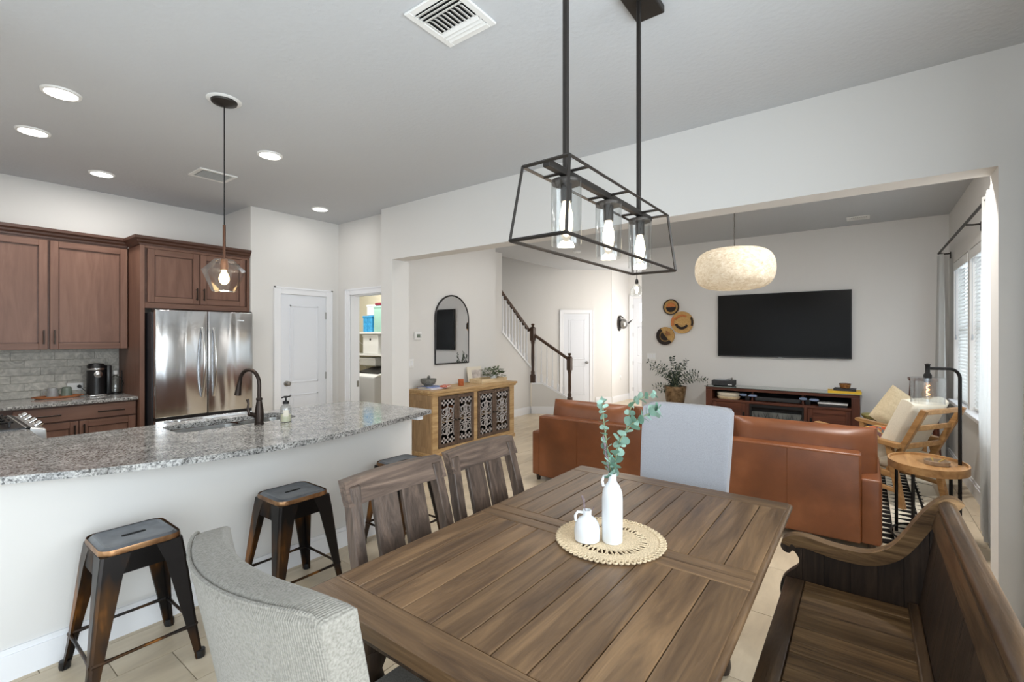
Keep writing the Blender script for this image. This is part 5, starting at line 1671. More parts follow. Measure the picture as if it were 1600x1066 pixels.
for pair, (a, b) in enumerate(((4.13, 4.79), (4.876, 5.594))):
    mid = (a + b) / 2
    for half, (c, d_) in enumerate(((a, mid - .002), (mid + .002, b))):
        f = .046
        bm = ringx(SX - .02, SX + .004, c, d_, .105, .75, f, .045)
        dr = obj('door', bm, M_CARVED, sb, W=True)
        obj('carved_panel', lattice(c + f, d_ - f, .15, .705, SX - .006), M_LATT, dr, W=True)
        bm = BM(); lathe(bm, [(.012, 0), (.008, .01), (.016, .025), (.004, .03)], seg=12); rotm(bm, PI / 2, 'Y'); mov(bm, (SX + .004, (d_ - .03) if half == 0 else (c + .03), .43)); obj('knob', bm, M_FIXT, dr, True, W=True)
# things stored inside, seen through the carving
for k, (y, z, h, mm, nm) in enumerate(((4.24, .42, .22, M_BLUE, 'blue box glimpsed through the first carved door'), (4.22, .09, .2, M_BLUE, 'blue tub on the lower shelf behind the first carved door'), (4.62, .42, .16, M_TRAYW, 'brown box behind the second carved door'), (5.05, .42, .25, M_PALEW, 'pale box behind the third carved door'), (5.42, .42, .27, M_CHARC, 'dark box behind the last carved door'))):
    t = thing('storage_box', nm, 'box', (-4.53, y, z), group='boxes inside the sideboard')
    obj('body', rbox(-.09, .09, -.09, .09, 0, h, .008, 2), mm, t); obj('lid', rbox(-.094, .094, -.094, .094, h - .025, h + .004, .004, 1), mm, t)


def book(name, label, loc, rz, L, D, T, cover, group=None):
    b = thing(name, label, 'book', loc, rz, group)
    obj('pages', boxes([(-L / 2 + .004, L / 2 - .003, -D / 2 + .004, D / 2 - .004, .003, T - .003)]), M_PAPER, b)
    bm = boxes([(-L / 2, L / 2, -D / 2, D / 2, 0, .003), (-L / 2, L / 2, -D / 2, D / 2, T - .003, T), (-L / 2, L / 2, -D / 2 - .002, -D / 2 + .002, 0, T)]); obj('cover', bm, cover, b)
    return b


book('hardcover_book', 'pale lilac book at the bottom under the stone mortar', (-4.48, 4.24, .832), PI / 2 + .08, .30, .23, .020, M_LILAC, 'books on the sideboard')
book('hardcover_book', 'slate blue book directly under the stone mortar', (-4.50, 4.21, .852), PI / 2 - .1, .25, .19, .016, plain('slate_blue', (120, 132, 168), .5, nscale=30, var=8), 'books on the sideboard')
book('small_book', 'coral patterned booklet lying beside the stone mortar', (-4.36, 4.36, .852), .3, .10, .12, .022, M_PINK, 'books on the sideboard')
mo = thing('stone_mortar', 'grey stone mortar bowl with pestle on the books', 'mortar', (-4.51, 4.20, .868))
bm = BM(); lathe(bm, [(.05, 0), (.055, .012), (.085, .03), (.10, .06), (.103, .092), (.094, .092), (.088, .06), (.05, .03), (.004, .025)], seg=24, cap1=False); obj('bowl', bm, M_STONE, mo, True)
bm = BM(); tube(bm, [(-.02, .0, .05), (.02, -.02, .09), (.04, -.03, .118)], [.02, .016, .02], 10); ball(bm, (.042, -.031, .118), .021, 10, 8); obj('pestle', bm, M_STONE, mo, True)
cd = thing('candle_jar', 'terracotta orange candle jar on the sideboard', 'candle', (-4.45, 4.75, .832))
bm = BM(); lathe(bm, [(.036, 0), (.04, .005), (.04, .09), (.035, .09), (.033, .07), (.004, .068)], seg=22, cap1=False); obj('jar', bm, M_TERRA, cd, True)
bm = BM(); lathe(bm, [(.033, .066), (.033, .07), (.004, .07)], seg=16); cyl(bm, (0, 0, .07), (0, 0, .08), .002, seg=5); obj('wax', bm, M_CREAM, cd)
pt = thing('wooden_box_tray', 'pale wooden tray box holding a small green plant', 'tray', (-4.47, 5.38, .832))
bm = boxes([(-.12, .12, -.30, .28, 0, .012), (-.12, .12, -.30, -.288, .012, .065), (-.12, .12, .268, .28, .012, .065), (-.12, -.108, -.288, .268, .012, .065), (.108, .12, -.288, .268, .012, .065)]); bev(bm, .002, 1); obj('box', bm, M_PALEW, pt)
for s in (-.31, .28): obj('handle', rbox(-.04, .04, s, s + .012, .035, .055, .003, 1), M_PALEW, pt)
cdp = thing('framed_card', 'white leaning card behind the small plant', 'picture', (-4.60, 5.22, .846))
bm = boxes([(-.004, .004, -.15, .17, 0, .22)]); rotm(bm, -.18, 'Y'); obj('card', bm, M_PAPER, cdp)
bm = boxes([(.0042, .005, -.06, .16, .05, .17)]); rotm(bm, -.18, 'Y'); obj('print', bm, plain('faded_print', (196, 186, 180), .7, nscale=12, var=30), cdp)


def bushy(name, label, loc, n, spread, h, mat, lsz, pot=None, up=.5):
    b = thing(name, label, 'plant', loc)
    bm = BM()
    for k in range(n):
        a = random.uniform(0, 2 * PI); r = spread * math.sqrt(random.random()); z = h * random.uniform(.1, 1) * (1 - .4 * (r / spread) ** 2)
        p = Vector((r * math.cos(a), r * math.sin(a), z)); d_ = Vector((math.cos(a), math.sin(a), random.uniform(-.2, 1.2) * up)).normalized()
        s_ = d_.cross(Vector((random.uniform(-.4, .4), random.uniform(-.4, .4), 1))).normalized(); L = lsz * random.uniform(.7, 1.3)
        q = [p, p + d_ * L * .5 + s_ * L * .28, p + d_ * L, p + d_ * L * .5 - s_ * L * .28]
        bm.faces.new([bm.verts.new(v) for v in q])
    bmesh.ops.solidify(bm, geom=list(bm.faces), thickness=.0008)
    fo_ = obj('foliage', bm, mat, b); fo_['kind'] = 'stuff'
    return b


gp = bushy('potted_plant', 'small bushy green plant in the wooden tray', (-4.45, 5.46, .90), 260, .15, .16, M_GREENL, .05)
bm = BM(); lathe(bm, [(.04, -.055), (.05, .02), (.055, .035), (.048, .035), (.01, .03)], seg=16); obj('pot', bm, M_WHITE, gp, True)
bm = BM()
for k in range(9):
    a = 2 * PI * k / 9; cyl(bm, (0, 0, .02), (.08 * math.cos(a), .08 * math.sin(a), .12), .002, seg=5)
obj('stems', bm, M_STEM, gp)

# ------------------------------------------------------------------ sofa
sf = thing('leather_sofa', 'tan leather sofa seen from behind, facing the television', 'sofa', (-1.36, 4.5, 0))
sx0, sx1 = -2.70, -.015
bm = BM(); nseg = 3
obj('back_panel', rbox(sx0, sx1, 4.05, 4.20, .06, .685, .018, 3), M_LEATHER, sf, True, W=True, angle=60)
bm = BM()
for t in (1 / 6, 1 / 3, .5, 2 / 3, 5 / 6):
    x = sx0 + (sx1 - sx0) * t; tube(bm, [(x, 4.0495, .08), (x, 4.0495, .675)], .0025, 5)
tube(bm, [(sx0 + .02, 4.052, .672), (sx1 - .02, 4.052, .672)], .004, 6)
obj('back_seam', bm, M_LEATHER, sf, True, W=True)
for a, b in ((sx0 - .10, sx0 + .012), (sx1 - .012, sx1 + .115)):
    obj('arm', rbox(a, b, 4.075, 4.95, .06, .515, .022, 3), M_LEATHER, sf, True, W=True, angle=60)
obj('seat_base', rbox(sx0 + .012, sx1 - .012, 4.18, 4.93, .10, .30, .015, 2), M_LEATHER, sf, True, W=True)
nb = 3; cw = (sx1 - sx0) / nb
for k in range(nb):
    xc = sx0 + cw * (k + .5)
    wx = cw * .99 + (.10 if k == nb - 1 else 0)
    bm = pillow(wx, .52, .27, 11, 3.6, .34); rotm(bm, math.radians(76), 'X'); mov(bm, (xc + (.05 if k == nb - 1 else 0), 4.325, .575)); obj('back_cushion', bm, M_LEATHER, sf, True, W=True, angle=70)
    bm = pillow(cw * .99, .66, .2, 7, 8, .6); mov(bm, (xc, 4.62, .37)); obj('seat_cushion', bm, M_LEATHER, sf, True, W=True, angle=70)
for x in (sx0 - .05, sx1 + .06):
    for y in (4.13, 4.88):
        bm = BM(); cyl(bm, (x, y, .0125 if y > 4.5 else 0), (x, y, .07), .02, .028, 10); obj('foot', bm, M_BENCHZ, sf, True, W=True)
wb = thing('wooden_coaster', 'small wooden coaster block resting on the sofa cushion', 'coaster', (-1.00, 4.33, .826))
obj('base', rbox(-.07, .07, -.05, .05, 0, .022, .004), M_TRAYW, wb); obj('top_plate', rbox(-.05, .05, -.04, .04, .0215, .034, .003), M_HONEY, wb)

# ------------------------------------------------------------------ television, stand and things on it
tv = thing('television', 'large black flat television mounted on the living room wall', 'television', (-.98, 7.86, 1.2))
obj('bezel', rbox(-1.830, -.130, 7.80, 7.845, 1.203, 2.148, .006, 2), M_BLACK, tv, W=True)
obj('screen', boxes([(-1.820, -.140, 7.797, 7.801, 1.222, 2.138)]), M_SCREEN, tv, W=True)
obj('wall_bracket', boxes([(-1.3, -.66, 7.845, 7.869, 1.5, 1.85)]), M_BLACKM, tv, W=True)
obj('logo_bump', rbox(-1.0, -.95, 7.796, 7.802, 1.197, 1.208, .001, 1), M_GREYPL, tv, W=True)

ts = thing('media_console', 'cherry wood media console with glass top and fireplace insert', 'media console', (-.98, 7.62, 0))
ax0, ax1, ay0, ay1 = -1.915, -.04, 7.43, 7.84
obj('top_board', rbox(ax0, ax1, ay0, ay1, .715, .757, .004), M_TVST, ts, W=True)
obj('glass_top', rbox(ax0 - .025, ax1 + .02, ay0 - .02, ay1, .757, .766, .003, 1), M_GLASSTOP, ts, W=True)
for a, b in ((ax0, ax0 + .09), (ax1 - .09, ax1)): obj('side_post', rbox(a, b, ay0, ay1, 0, .716, .004), M_TVSTZ, ts, W=True)
obj('back_panel', boxes([(ax0 + .09, ax1 - .09, ay1 - .02, ay1 - .005, .03, .716)]), M_DARK, ts, W=True)
obj('shelf', rbox(ax0 + .09, ax1 - .09, ay0 + .005, ay1 - .02, .545, .578, .003), M_TVST, ts, W=True)
obj('plinth', rbox(ax0, ax1, ay0, ay1, 0, .07, .004), M_TVST, ts, W=True)
for a, b in ((-1.36, -1.32), (-.65, -.61)): obj('divider', rbox(a, b, ay0 + .003, ay1 - .02, .07, .546, .003), M_TVSTZ, ts, W=True)
for a, b in ((-1.31, -1.285), (-.685, -.66)): obj('upright', boxes([(a, b, ay0 + .12, ay1 - .02, .578, .716)]), M_TVSTZ, ts, W=True)
for a, b, hx in ((ax0 + .092, -1.362, -1.395), (-.608, ax1 - .092, -.57)):
    f = .06; y_ = ay0 + .006
    dr = obj('door', boxes([(a + f, b - f, y_ + .008, y_ + .016, .135, .48)]), M_TVST, ts, W=True)
    for q in (a, b - f): obj('stile', rbox(q, q + f, y_, y_ + .02, .075, .54, .003, 1), M_TVSTZ, dr, W=True)
    for q in (.075, .48): obj('rail', rbox(a + f, b - f, y_, y_ + .02, q, q + .06, .003, 1), M_TVST, dr, W=True)
    obj('pull', rbox(hx - .012, hx + .012, y_ - .014, y_, .32, .42, .004), M_BLACKM, dr, W=True)
fi = obj('fireplace_insert', boxes([(-1.318, -.652, ay0 + .03, ay0 + .05, .075, .54)]), M_FIRE, ts, W=True)
obj('fireplace_frame', boxes([(-1.318, -1.295, ay0 + .01, ay0 + .035, .075, .54), (-.675, -.652, ay0 + .01, ay0 + .035, .075, .54), (-1.295, -.675, ay0 + .01, ay0 + .035, .50, .54)]), M_BLACK, ts, W=True)
obj('stone_panel', boxes([(-1.29, -.68, ay0 + .026, ay0 + .0305, .08, .44)]), plain('fire_backing', (92, 94, 92), .5, nscale=8, var=18), fi, W=True)
bm = BM()
for bx in (-1.18, -1.05, -.88, -.76):
    yb_ = ay0 + .022
    tube(bm, [(bx, yb_, .08), (bx + .02, yb_, .22), (bx - .03, yb_, .42)], [.007, .005, .002], 5)
    for s_ in (-1, 1): tube(bm, [(bx + .015, yb_, .22), (bx + .05 * s_, yb_, .32), (bx + .09 * s_, yb_, .43)], [.005, .004, .002], 5); tube(bm, [(bx + .04 * s_, yb_, .30), (bx + .02 * s_, yb_, .40)], [.003, .002], 5)
obj('twigs', bm, M_BLACK, fi, True, W=True)

tt = thing('record_player', 'black record player on the console under the television', 'record player', (-1.70, 7.62, .766))
obj('body', rbox(-.15, .15, -.12, .12, .008, .085, .006, 2), M_CHARC, tt)
bm = BM(); lathe(bm, [(.10, .085), (.10, .095), (.004, .096)], (-.03, 0, 0), 28); obj('platter', bm, M_GREYPL, tt, True)
bm = BM(); cyl(bm, (.10, .06, .085), (.10, .06, .12), .014, seg=10); tube(bm, [(.10, .06, .115), (.09, -.02, .112), (.05, -.07, .10)], .004, 6); obj('tone_arm', bm, M_CHROME, tt, True)
for dx in (-.12, .12):
    bm = BM(); cyl(bm, (dx, -.09, 0), (dx, -.09, .01), .012, seg=8); cyl(bm, (dx, .09, 0), (dx, .09, .01), .012, seg=8); obj('foot', bm, M_BLACK, tt)
obj('badge', rbox(.08, .135, -.1215, -.12, .02, .03, .0005, 1), M_PLASTW, tt)
book('coffee_table_book', 'yellow hardcover book at the bottom right on the console', (-.21, 7.60, .766), .05, .36, .26, .03, M_YELLOW, 'books on the console')
book('coffee_table_book', 'black hardcover book stacked on the yellow one', (-.20, 7.58, .796), -.04, .24, .18, .03, M_CHARC, 'books on the console')
abw = thing('patterned_bowl', 'small amber patterned bowl on the stacked console books', 'bowl', (-.20, 7.58, .826))
bm = BM(); lathe(bm, [(.045, 0), (.055, .01), (.066, .06), (.06, .06), (.05, .015), (.004, .012)], seg=20, cap1=False); obj('cup', bm, M_AMBER, abw, True)
bm = BM(); lathe(bm, [(.0665, .056), (.068, .062), (.062, .064)], seg=20, cap0=False, cap1=False); obj('rim', bm, M_BASKETD, abw, True)
for k in range(2):
    g = thing('folded_linen', ['lower cream basket tray on the console shelf', 'upper cream basket tray on the console shelf'][k], 'tray', (-1.62, 7.55, .578 + k * .048), group='cream trays on the console shelf')
    bm = BM(); lathe(bm, [(.85, 0), (1, .02), (1.03, .045), (.98, .045), (.93, .015), (.1, .012)], seg=28, sx=.155, sy=.09); obj('tray', bm, M_PALEW if k == 0 else M_CREAM, g, True)
    bm = BM(); tube(bm, [(.158 * math.cos(a), .092 * math.sin(a), .045) for a in [2 * PI * q / 24 for q in range(24)]], .004, 5, closed=True); obj('rim', bm, M_CREAM, g, True)
sbar = thing('soundbar', 'black soundbar on the console shelf', 'soundbar', (-.98, 7.56, .578))
obj('body', rbox(-.29, .29, -.04, .04, .006, .066, .010, 2), M_BLACK, sbar); obj('grille', rbox(-.27, .27, -.042, -.039, .012, .060, .001, 1), M_CHARC, sbar)
for k, x in enumerate((-1.36, -.61)):
    g = thing('game_controller', ['pale blue controller at the first shelf divider', 'pale blue controller at the second shelf divider'][k], 'controller', (x, 7.54, .645), group='controllers on the console')
    bm = pillow(.09, .05, .04, 5, 4, .5); mov(bm, (-.055, 0, .01)); obj('grip', bm, M_PALEBLUE, g, True)
    bm = pillow(.11, .05, .04, 5, 4, .5); mov(bm, (.07, 0, .006)); obj('grip', bm, M_PALEBLUE, g, True)
    obj('dock', rbox(-.03, .03, -.02, .03, -.067, .0, .004), M_BLACK, g)
pb = thing('game_box', 'flat white and grey box lying on the right console shelf', 'console box', (-.34, 7.56, .578))
obj('body', rbox(-.15, .17, -.1, .1, 0, .034, .006), M_CHARC, pb); obj('lid', rbox(-.155, .175, -.105, .105, .034, .05, .006), M_PLASTW, pb)

# wall baskets (flat coils on the wall)


def basket(name, label, x, z, r):
    t = thing('wall_basket', label, 'basket', (x, 7.87, z), group='woven wall baskets')
    bm = BM(); nring = max(5, int(r / .018))
    prof = [(r * (1 - k / nring), -.050 + .035 * (k / nring) ** .7 + (.004 if k % 2 else 0)) for k in range(nring)] + [(.003, -.012)]
    prof = [(r * .96, -.002), (r * 1.0, -.03)] + prof
    lathe(bm, prof, seg=40); rotm(bm, -PI / 2, 'X')
    for v in bm.verts: v.co.y = -abs(v.co.y)
    obj('coil_disc', bm, M_BASKET, t, True, angle=70)
    return t


def arcpatch(t, r0, r1, a0, a1, mat, y=-.052, n=16, name='woven_patch'):
    bm = BM(); A = []; y1 = y - .006
    for k in range(n + 1):
        a = a0 + (a1 - a0) * k / n
        A.append([bm.verts.new((r * math.cos(a), yy, r * math.sin(a))) for r, yy in ((r0, y), (r1, y), (r1, y1), (r0, y1))])
    for P, Q in zip(A, A[1:]):
        for k in range(4): bm.faces.new((P[k], P[(k + 1) % 4], Q[(k + 1) % 4], Q[k]))
    bm.faces.new(A[0][::-1]); bm.faces.new(A[-1])
    return obj(name, bm, mat, t)


b1 = basket('wall_basket', 'small top basket with rust and black half circles', -2.568, 2.001, .128)
arcpatch(b1, .114, .132, 0, 2 * PI, M_BASKETD, n=36, name='rim'); arcpatch(b1, .004, .075, 0, PI, M_BASKETR, -.05); arcpatch(b1, .004, .082, PI, 2 * PI, M_BASKETD, -.05)
b2 = basket('wall_basket', 'largest straw basket with a black crescent, in the middle', -2.389, 1.742, .181)
arcpatch(b2, .075, .115, PI * 1.08, PI * 1.85, M_BASKETD); arcpatch(b2, .15, .182, -.35, .5, M_BASKETD); arcpatch(b2, .10, .13, .3 * PI, .85 * PI, M_BASKETR); arcpatch(b2, .13, .178, .82 * PI, 1.1 * PI, M_BASKETR)
b3 = basket('wall_basket', 'lowest basket, half black with a straw arc', -2.664, 1.521, .150)
arcpatch(b3, .095, .152, .68 * PI, 1.75 * PI, M_BASKETD); arcpatch(b3, .004, .078, .72 * PI, 1.72 * PI, M_BASKETD); arcpatch(b3, .03, .09, .05 * PI, .45 * PI, M_AMBER)

# eucalyptus floor plant beside the console
pp = thing('floor_plant', 'spreading leafy plant in an amber pot beside the console', 'plant', (-2.38, 7.45, 0))
bm = BM(); lathe(bm, [(.11, .42), (.13, .44), (.165, .68), (.17, .73), (.155, .73), (.14, .66), (.01, .64)], seg=28, cap1=False); obj('pot', bm, plain('tortoise_glaze', (104, 78, 46), .4, nscale=16, var=40), pp, True)
obj('stand_top', rbox(-.16, .16, -.16, .16, .40, .425, .004), M_BENCHZ, pp)
for a in (-.13, .13):
    for b in (-.13, .13): obj('stand_leg', rbox(a - .014, a + .014, b - .014, b + .014, 0, .40, .003), M_BENCHZ, pp)
fbm = BM(); sbm = BM()
for k, (dr, df, dz) in enumerate(((-.42, 0, .40), (-.36, .06, .30), (-.30, -.05, .22), (-.20, .1, .36), (-.12, -.1, .24), (-.03, .05, .46), (.02, -.08, .36), (.10, .05, .30), (.16, -.05, .42), (.22, .1, .34), (.30, -.02, .24), (.38, .05, .20), (.44, -.05, .13), (.5, 0, .10), (-.34, 0, .0), (-.26, -.08, -.06), (0, 0, .2), (.08, 0, .2), (-.08, .02, .18))):
    p0 = Vector((0, 0, .70)); p2 = Vector(RP(dr, df, .72 + dz)); p1 = Vector(RP(dr * .35, df * .5, .72 + dz * .62 + .06))
    P = [p0 * (1 - t) ** 2 + p1 * 2 * t * (1 - t) + p2 * t * t for t in [q / 10 for q in range(11)]]
    tube(sbm, P, .003, 4)
    for q in range(1, 11):
        for s_ in (-1, 1):
            d_ = (P[q] - P[q - 1]).normalized(); side = d_.cross(Vector((Fv[0], Fv[1], .2))).normalized() * s_
            dd = (side + d_ * .35 + Vector((random.uniform(-.3, .3), random.uniform(-.3, .3), random.uniform(-.3, .3)))).normalized(); L = .055 * random.uniform(.8, 1.2)
            n_ = dd.cross(Vector((random.uniform(-1, 1), random.uniform(-1, 1), .4))).normalized()
            fbm.faces.new([fbm.verts.new(v) for v in (P[q], P[q] + dd * L * .5 + n_ * L * .22, P[q] + dd * L, P[q] + dd * L * .5 - n_ * L * .22)])
bmesh.ops.solidify(fbm, geom=list(fbm.faces), thickness=.001)
obj('stems', sbm, M_STEM, pp); fo_ = obj('foliage', fbm, M_LEAFD, pp); fo_['kind'] = 'stuff'

# ------------------------------------------------------------------ living room: rug, chair, side table, lamp
rug = obj('area_rug', rbox(-2.35, .55, 4.35, 6.75, 0.001, .012, .003, 1), M_RUG)
tag(rug, 'cream area rug with black triangle bands under the wooden armchair', 'rug')

ac = thing('wooden_armchair', 'honey oak armchair with cream cushions by the window', 'armchair', (.11, 5.74, .012), math.radians(58))
# local: faces +y, width along x
for s in (-1, 1):
    x = s * .31
    def slab_(pts, name, wd=.024):
        bm = BM(); prism(bm, pts, x - wd, x + wd, 'x'); bev(bm, .004, 1); obj(name, bm, M_HONEY, ac)
    slab_([(-.36, .515), (.38, .60), (.40, .615), (.39, .635), (-.36, .56)], 'armrest', .034)
    slab_([(.28, 0), (.33, 0), (.36, .60), (.31, .595)], 'leg')
    slab_([(-.40, 0), (-.35, 0), (-.25, .53), (-.30, .53)], 'leg')
    slab_([(-.38, .12), (.31, .19), (.31, .225), (-.37, .155)], 'stretcher', .016)
    slab_([(-.36, .24), (.31, .33), (.31, .38), (-.35, .29)], 'seat_rail', .018)
    x = s * .27
    slab_([(-.25, .24), (-.20, .24), (-.50, .88), (-.545, .865)], 'back_post', .020)
for z, y in ((.36, -.29), (.53, -.365), (.70, -.44), (.85, -.515)):
    obj('back_slat', rbox(-.27, .27, y - .012, y + .012, z - .022, z + .022, .004), M_HONEY, ac)
obj('front_rail', rbox(-.29, .29, .29, .32, .31, .37, .004), M_HONEY, ac)
bm = pillow(.53, .64, .15, 7, 8, .7); rotm(bm, math.radians(7), 'X'); mov(bm, (0, .03, .40)); obj('seat_cushion', bm, M_CREAM, ac, True, angle=70)
bm = pillow(.53, .60, .16, 7, 8, .7); rotm(bm, math.radians(-66), 'X'); mov(bm, (0, -.27, .66)); obj('back_cushion', bm, M_CREAM, ac, True, angle=70)
acm = ac.matrix_basis


def in_chair(p): return tuple(acm @ Vector(p))


fc_ = thing('floral_cushion', 'floral print cushion tucked in the wooden armchair', 'cushion', in_chair((.16, .12, .50)), math.radians(58))
bm = pillow(.38, .14, .20, 7, 4, .3); obj('cover', bm, M_FLORAL, fc_, True); bm = BM(); tube(bm, [(.19 * math.cos(a), .07 * math.sin(a), 0) for a in [2 * PI * k / 20 for k in range(20)]], .003, 5, closed=True); obj('piping', bm, M_CREAM, fc_)
pc = thing('ribbed_cushion', 'tan ribbed cushion standing on its corner behind the armchair', 'cushion', (.31, 6.62, .012), math.radians(28))
bm = pillow(.44, .44, .17, 15, 3, .12)
for v in bm.verts: v.co.z *= 1 + .10 * math.sin(v.co.x * 150)
rotm(bm, PI / 4 + .1, 'Z'); rotm(bm, PI / 2 - .2, 'X'); mov(bm, (0, 0, .66)); obj('ribbed_cover', bm, plain('tan_velvet', (206, 186, 152), .85, nscale=60, var=8), pc, True, angle=60)
obj('stool_top', rbox(-.20, .20, -.16, .16, .36, .40, .006), M_HONEY, pc)
for a in (-.16, .16):
    for b in (-.12, .12): obj('stool_leg', rbox(a - .018, a + .018, b - .018, b + .018, 0, .36, .004), M_HONEY, pc)

ps = thing('plant_stand', 'dark wooden slatted stand in the corner behind the armchair', 'stand', (.56, 7.45, 0))
for a in (-.11, .11):
    for b in (-.11, .11):
        bm = BM(); tube(bm, [(a * 1.3, b * 1.3, 0), (a * .8, b * .8, 1.0)], .02, 4); obj('leg', bm, M_TVSTZ, ps)
obj('top', rbox(-.13, .13, -.13, .13, .98, 1.01, .004), M_TVST, ps); obj('shelf', rbox(-.12, .12, -.12, .12, .66, .69, .004), M_TVST, ps)
vs_ = thing('floor_vase', 'green and ochre glazed vase beside the console', 'vase', (.10, 7.40, 0))
bm = BM(); lathe(bm, [(.08, 0), (.10, .02), (.13, .18), (.12, .34), (.08, .42), (.10, .48), (.13, .52), (.12, .52), (.07, .43)], seg=24, cap1=False); obj('body', bm, M_CHARC, vs_, True)
bm = BM(); lathe(bm, [(.105, .485), (.135, .522), (.128, .535), (.09, .49)], seg=24, cap0=False, cap1=False); obj('glazed_rim', bm, plain('ochre_glaze', (150, 140, 84), .35, nscale=20, var=24), vs_, True)

# side table with its own lamp
EX, EY, EZ = .365, 4.50, .60
et = thing('side_table', 'oval oak side table with black legs beside the sofa', 'side table', (EX, EY, 0))
bm = BM(); lathe(bm, [(.93, EZ - .05), (1, EZ - .045), (1.0, EZ + .008), (.95, EZ + .008), (.94, EZ - .008), (.05, EZ - .008)], (EX, EY, 0), 48, sx=.225, sy=.29); obj('tray_top', bm, M_HONEY, et, True, W=True, angle=30)
for a in (PI * .80, PI * 1.35, PI * .25):
    x, y = EX + .205 * math.cos(a), EY + .262 * math.sin(a); bm = BM(); cyl(bm, (x, y, 0), (x, y, EZ - .045), .011, seg=10); obj('leg', bm, M_BLACKM, et, True, W=True)
bm = BM(); tube(bm, [(EX + .205 * math.cos(a), EY + .262 * math.sin(a), .06) for a in [2 * PI * k / 32 for k in range(32)]], .007, 6, closed=True); obj('base_ring', bm, M_BLACKM, et, True, W=True)
LX, LY = .545, 4.57
fl_ = thing('floor_lamp', 'black arched floor lamp with a glass cylinder shade', 'floor lamp', (LX, LY, 0))
bm = BM(); lathe(bm, [(.10, 0), (.10, .012), (.02, .018)], (LX, LY, 0), 28); obj('base', bm, M_BLACKM, fl_, True, W=True)
# the arm points back along the window wall, toward the sofa
ad = Vector((-.9, -.44, 0)).normalized(); LB = Vector((LX, LY, 0)); ztop_ = 1.275
pts = [LB + Vector((0, 0, .01)), LB + Vector((0, 0, ztop_ - .07))] + [LB + ad * (.07 - .07 * math.cos(a)) + Vector((0, 0, ztop_ - .07 + .07 * math.sin(a))) for a in [PI / 2 * k / 8 for k in range(1, 9)]] + [LB + ad * .19 + Vector((0, 0, ztop_))]
bm = BM(); tube(bm, pts, .011, 10); obj('pole', bm, M_BLACKM, fl_, True, W=True)
hd = LB + ad * .20
bm = BM(); lathe(bm, [(.018, ztop_ - .10), (.024, ztop_ - .09), (.024, ztop_ - .045), (.014, ztop_ - .03), (.014, ztop_ + .02), (.018, ztop_ + .03), (.006, ztop_ + .036)], (hd.x, hd.y, 0), 16); obj('socket', bm, M_BLACKM, fl_, True, W=True)
bm = BM(); lathe(bm, [(.02, ztop_ - .062), (.095, ztop_ - .064), (.095, ztop_ - .25)], (hd.x, hd.y, 0), 32, cap0=False, cap1=False); obj('glass_shade', bm, M_GLASSF, fl_, True, W=True)
bm = BM(); lathe(bm, [(.012, ztop_ - .10), (.018, ztop_ - .13), (.034, ztop_ - .18), (.03, ztop_ - .205), (.01, ztop_ - .22)], (hd.x, hd.y, 0), 18); obj('bulb', bm, M_BULBGLASS, fl_, True, W=True)
bm = BM(); tube(bm, [Vector((hd.x + .012 * math.cos(k * 2.1), hd.y + .012 * math.sin(k * 2.1), ztop_ - .12 - .011 * k)) for k in range(8)], .002, 5); obj('filament', bm, emit('filament', (255, 200, 120), 6), fl_, W=True)
tr = thing('trinket_dish', 'small round wooden trinket dish on the side table', 'dish', (EX + .05, EY - .02, EZ - .008))
bm = BM(); lathe(bm, [(.065, 0), (.07, .004), (.072, .03), (.066, .03), (.062, .01), (.004, .008)], seg=24, cap1=False); obj('dish', bm, plain('dish_taupe', (158, 138, 116), .5, nscale=30, var=12), tr, True)
bm = BM(); tube(bm, [(-.02, 0, .02), (-.03, .01, .05)], .004, 6); tube(bm, [(.01, .01, .02), (.045, .02, .045)], .005, 6); obj('trinkets', bm, plain('gold_metal', (206, 176, 110), .3, .9, nscale=20, nbump=.02), tr, True)

# ------------------------------------------------------------------ laundry room seen through the doorway
lx = -6.72
for k, (z, lab) in enumerate(((1.585, 'upper wire shelf in the laundry'), (1.215, 'lower wire shelf in the laundry'))):
    t = thing('wire_shelf', lab, 'shelf', (lx, 5.1, z), group='laundry shelves')
    obj('front_rail', rbox(lx - .9, lx + 1.2, 4.885, 4.895, z - .03, z, .002, 1), M_PLASTW, t, W=True)
    obj('deck', boxes([(lx - .9, lx + 1.2, 4.89, 5.3, z - .008, z)]), M_PLASTW, t, W=True)
    for x in (lx - .6, lx + .45):
        bm = BM(); tube(bm, [(x, 4.9, z - .01), (x, 5.295, z - .28)], .006, 6); obj('bracket', bm, M_PLASTW, t, W=True)


def lbox(name, label, cat, x0, x1, y0, y1, z0, z1, mat, lid=None, r=.012, hole=False):
    t = thing(name, label, cat, ((x0 + x1) / 2, (y0 + y1) / 2, z0))
    obj('body', rbox(x0, x1, y0, y1, z0, z1, r, 2), mat, t, W=True)
    obj('lid', rbox(x0 - .006, x1 + .006, y0 - .006, y1 + .006, z1 - .03, z1 + .006, .006), lid or mat, t, W=True)
    if hole:
        bm = BM(); cyl(bm, ((x0 + x1) / 2, y0 - .002, z1 - .08), ((x0 + x1) / 2, y0 + .003, z1 - .08), .022, seg=12); obj('handle_hole', bm, M_DARK, t, W=True)
    return t


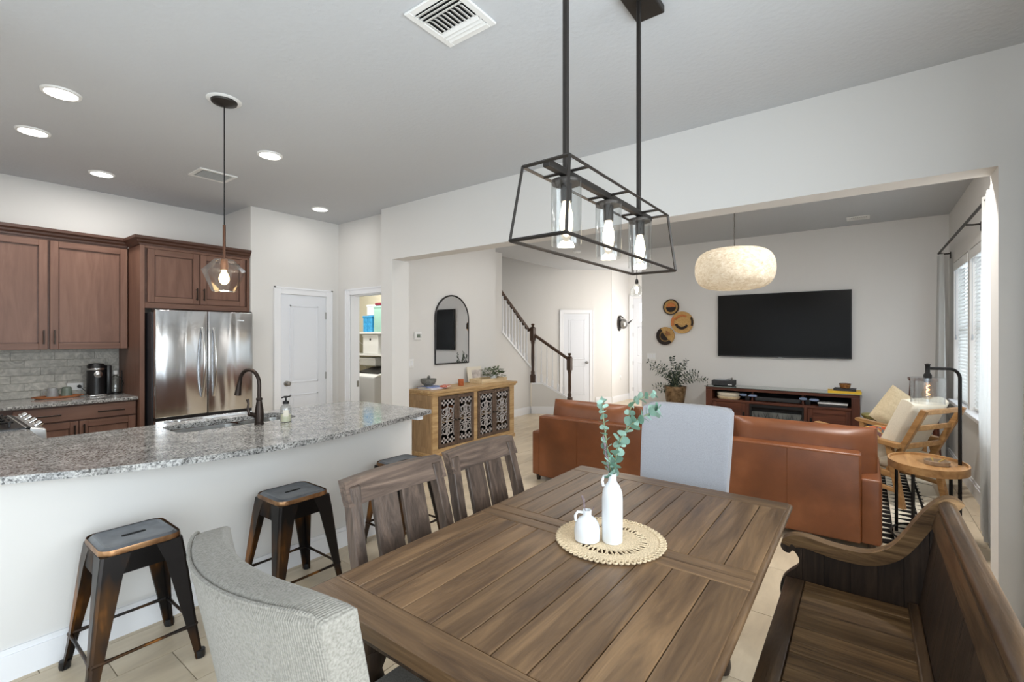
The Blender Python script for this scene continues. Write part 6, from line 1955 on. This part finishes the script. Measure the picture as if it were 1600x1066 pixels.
lbox('fabric_cube', 'pale teal fabric cube on the upper laundry shelf', 'box', -6.62, -6.32, 4.92, 5.22, 1.586, 2.02, M_TEAL)
lbox('maroon_bundle', 'maroon bundle on top of the teal cube', 'bundle', -6.60, -6.34, 4.94, 5.2, 2.027, 2.07, M_MAROON)
lbox('detergent_pack', 'left blue detergent pack on the upper laundry shelf', 'package', -6.93, -6.81, 4.93, 5.1, 1.586, 1.86, M_BLUE)
lbox('detergent_pack', 'right blue detergent pack beside the teal cube', 'package', -6.80, -6.68, 4.93, 5.1, 1.586, 1.86, M_BLUE)
lbox('white_bin', 'white lidded bin at the very top of the laundry', 'bin', -7.0, -6.66, 5.06, 5.28, 1.88, 2.06, M_PLASTW)
lbox('storage_crate', 'white slatted storage box with round handle hole in the laundry', 'box', -6.92, -6.50, 4.92, 5.25, 1.216, 1.54, M_PLASTW, hole=True)
lbox('laundry_basket', 'white plastic basket above the washing machine', 'basket', -7.05, -6.62, 4.95, 5.22, 1.01, 1.14, M_PLASTW)
wm = thing('washing_machine', 'white top-loading washer with dark lid in the laundry', 'washing machine', (-6.55, 4.95, 0))
obj('body', rbox(-6.90, -6.20, 4.62, 5.26, .02, .86, .015, 2), plain('washer_white', (206, 208, 212), .35, nscale=20, nbump=.01), wm, W=True)
bm = BM(); prism(bm, [(4.62, .86), (5.26, .86), (5.26, 1.0), (5.10, .98), (4.70, .89)], -6.90, -6.20, 'x'); bev(bm, .008, 2); obj('top_deck', bm, M_PLASTW, wm, W=True)
bm = BM(); prism(bm, [(4.74, .902), (5.06, .974), (5.06, .984), (4.74, .914)], -6.84, -6.26, 'x'); obj('glass_lid', bm, M_BLACK, wm, W=True)
for x in (-6.85, -6.25): obj('foot', rbox(x - .02, x + .02, 4.66, 4.70, 0, .025, .003), M_BLACK, wm, W=True)
vac = thing('laundry_hamper', 'small dark bin on the laundry floor beside the washer', 'bin', (-6.70, 4.48, 0))
bm = BM(); lathe(bm, [(.09, 0), (.12, .62), (.125, .66), (.115, .66), (.1, .6), (.01, .58)], (-6.70, 4.48, 0), 18); obj('body', bm, M_BLACK, vac, True, W=True)
bm = BM(); tube(bm, [(-6.79, 4.44, .66), (-6.70, 4.40, .70), (-6.60, 4.44, .66)], .008, 6); obj('handle', bm, M_PLASTW, vac, True, W=True)
area('laundry_fill_light', (-6.4, 4.4, 2.95), (0, 0, 0), .5, .3, 22, (1, .98, .92))  # fill light added for the laundry
lf = thing('laundry_fill_lamp', 'added flat white ceiling lamp, unseen, brightening the laundry room', 'ceiling light', (-6.4, 4.4, ZC))  # fixture added to go with the laundry fill, out of view
obj('housing', rbox(-.27, .27, -.17, .17, -.045, 0, .01), M_PLASTW, lf); obj('diffuser', rbox(-.25, .25, -.15, .15, -.052, -.044, .004), M_LED, lf)
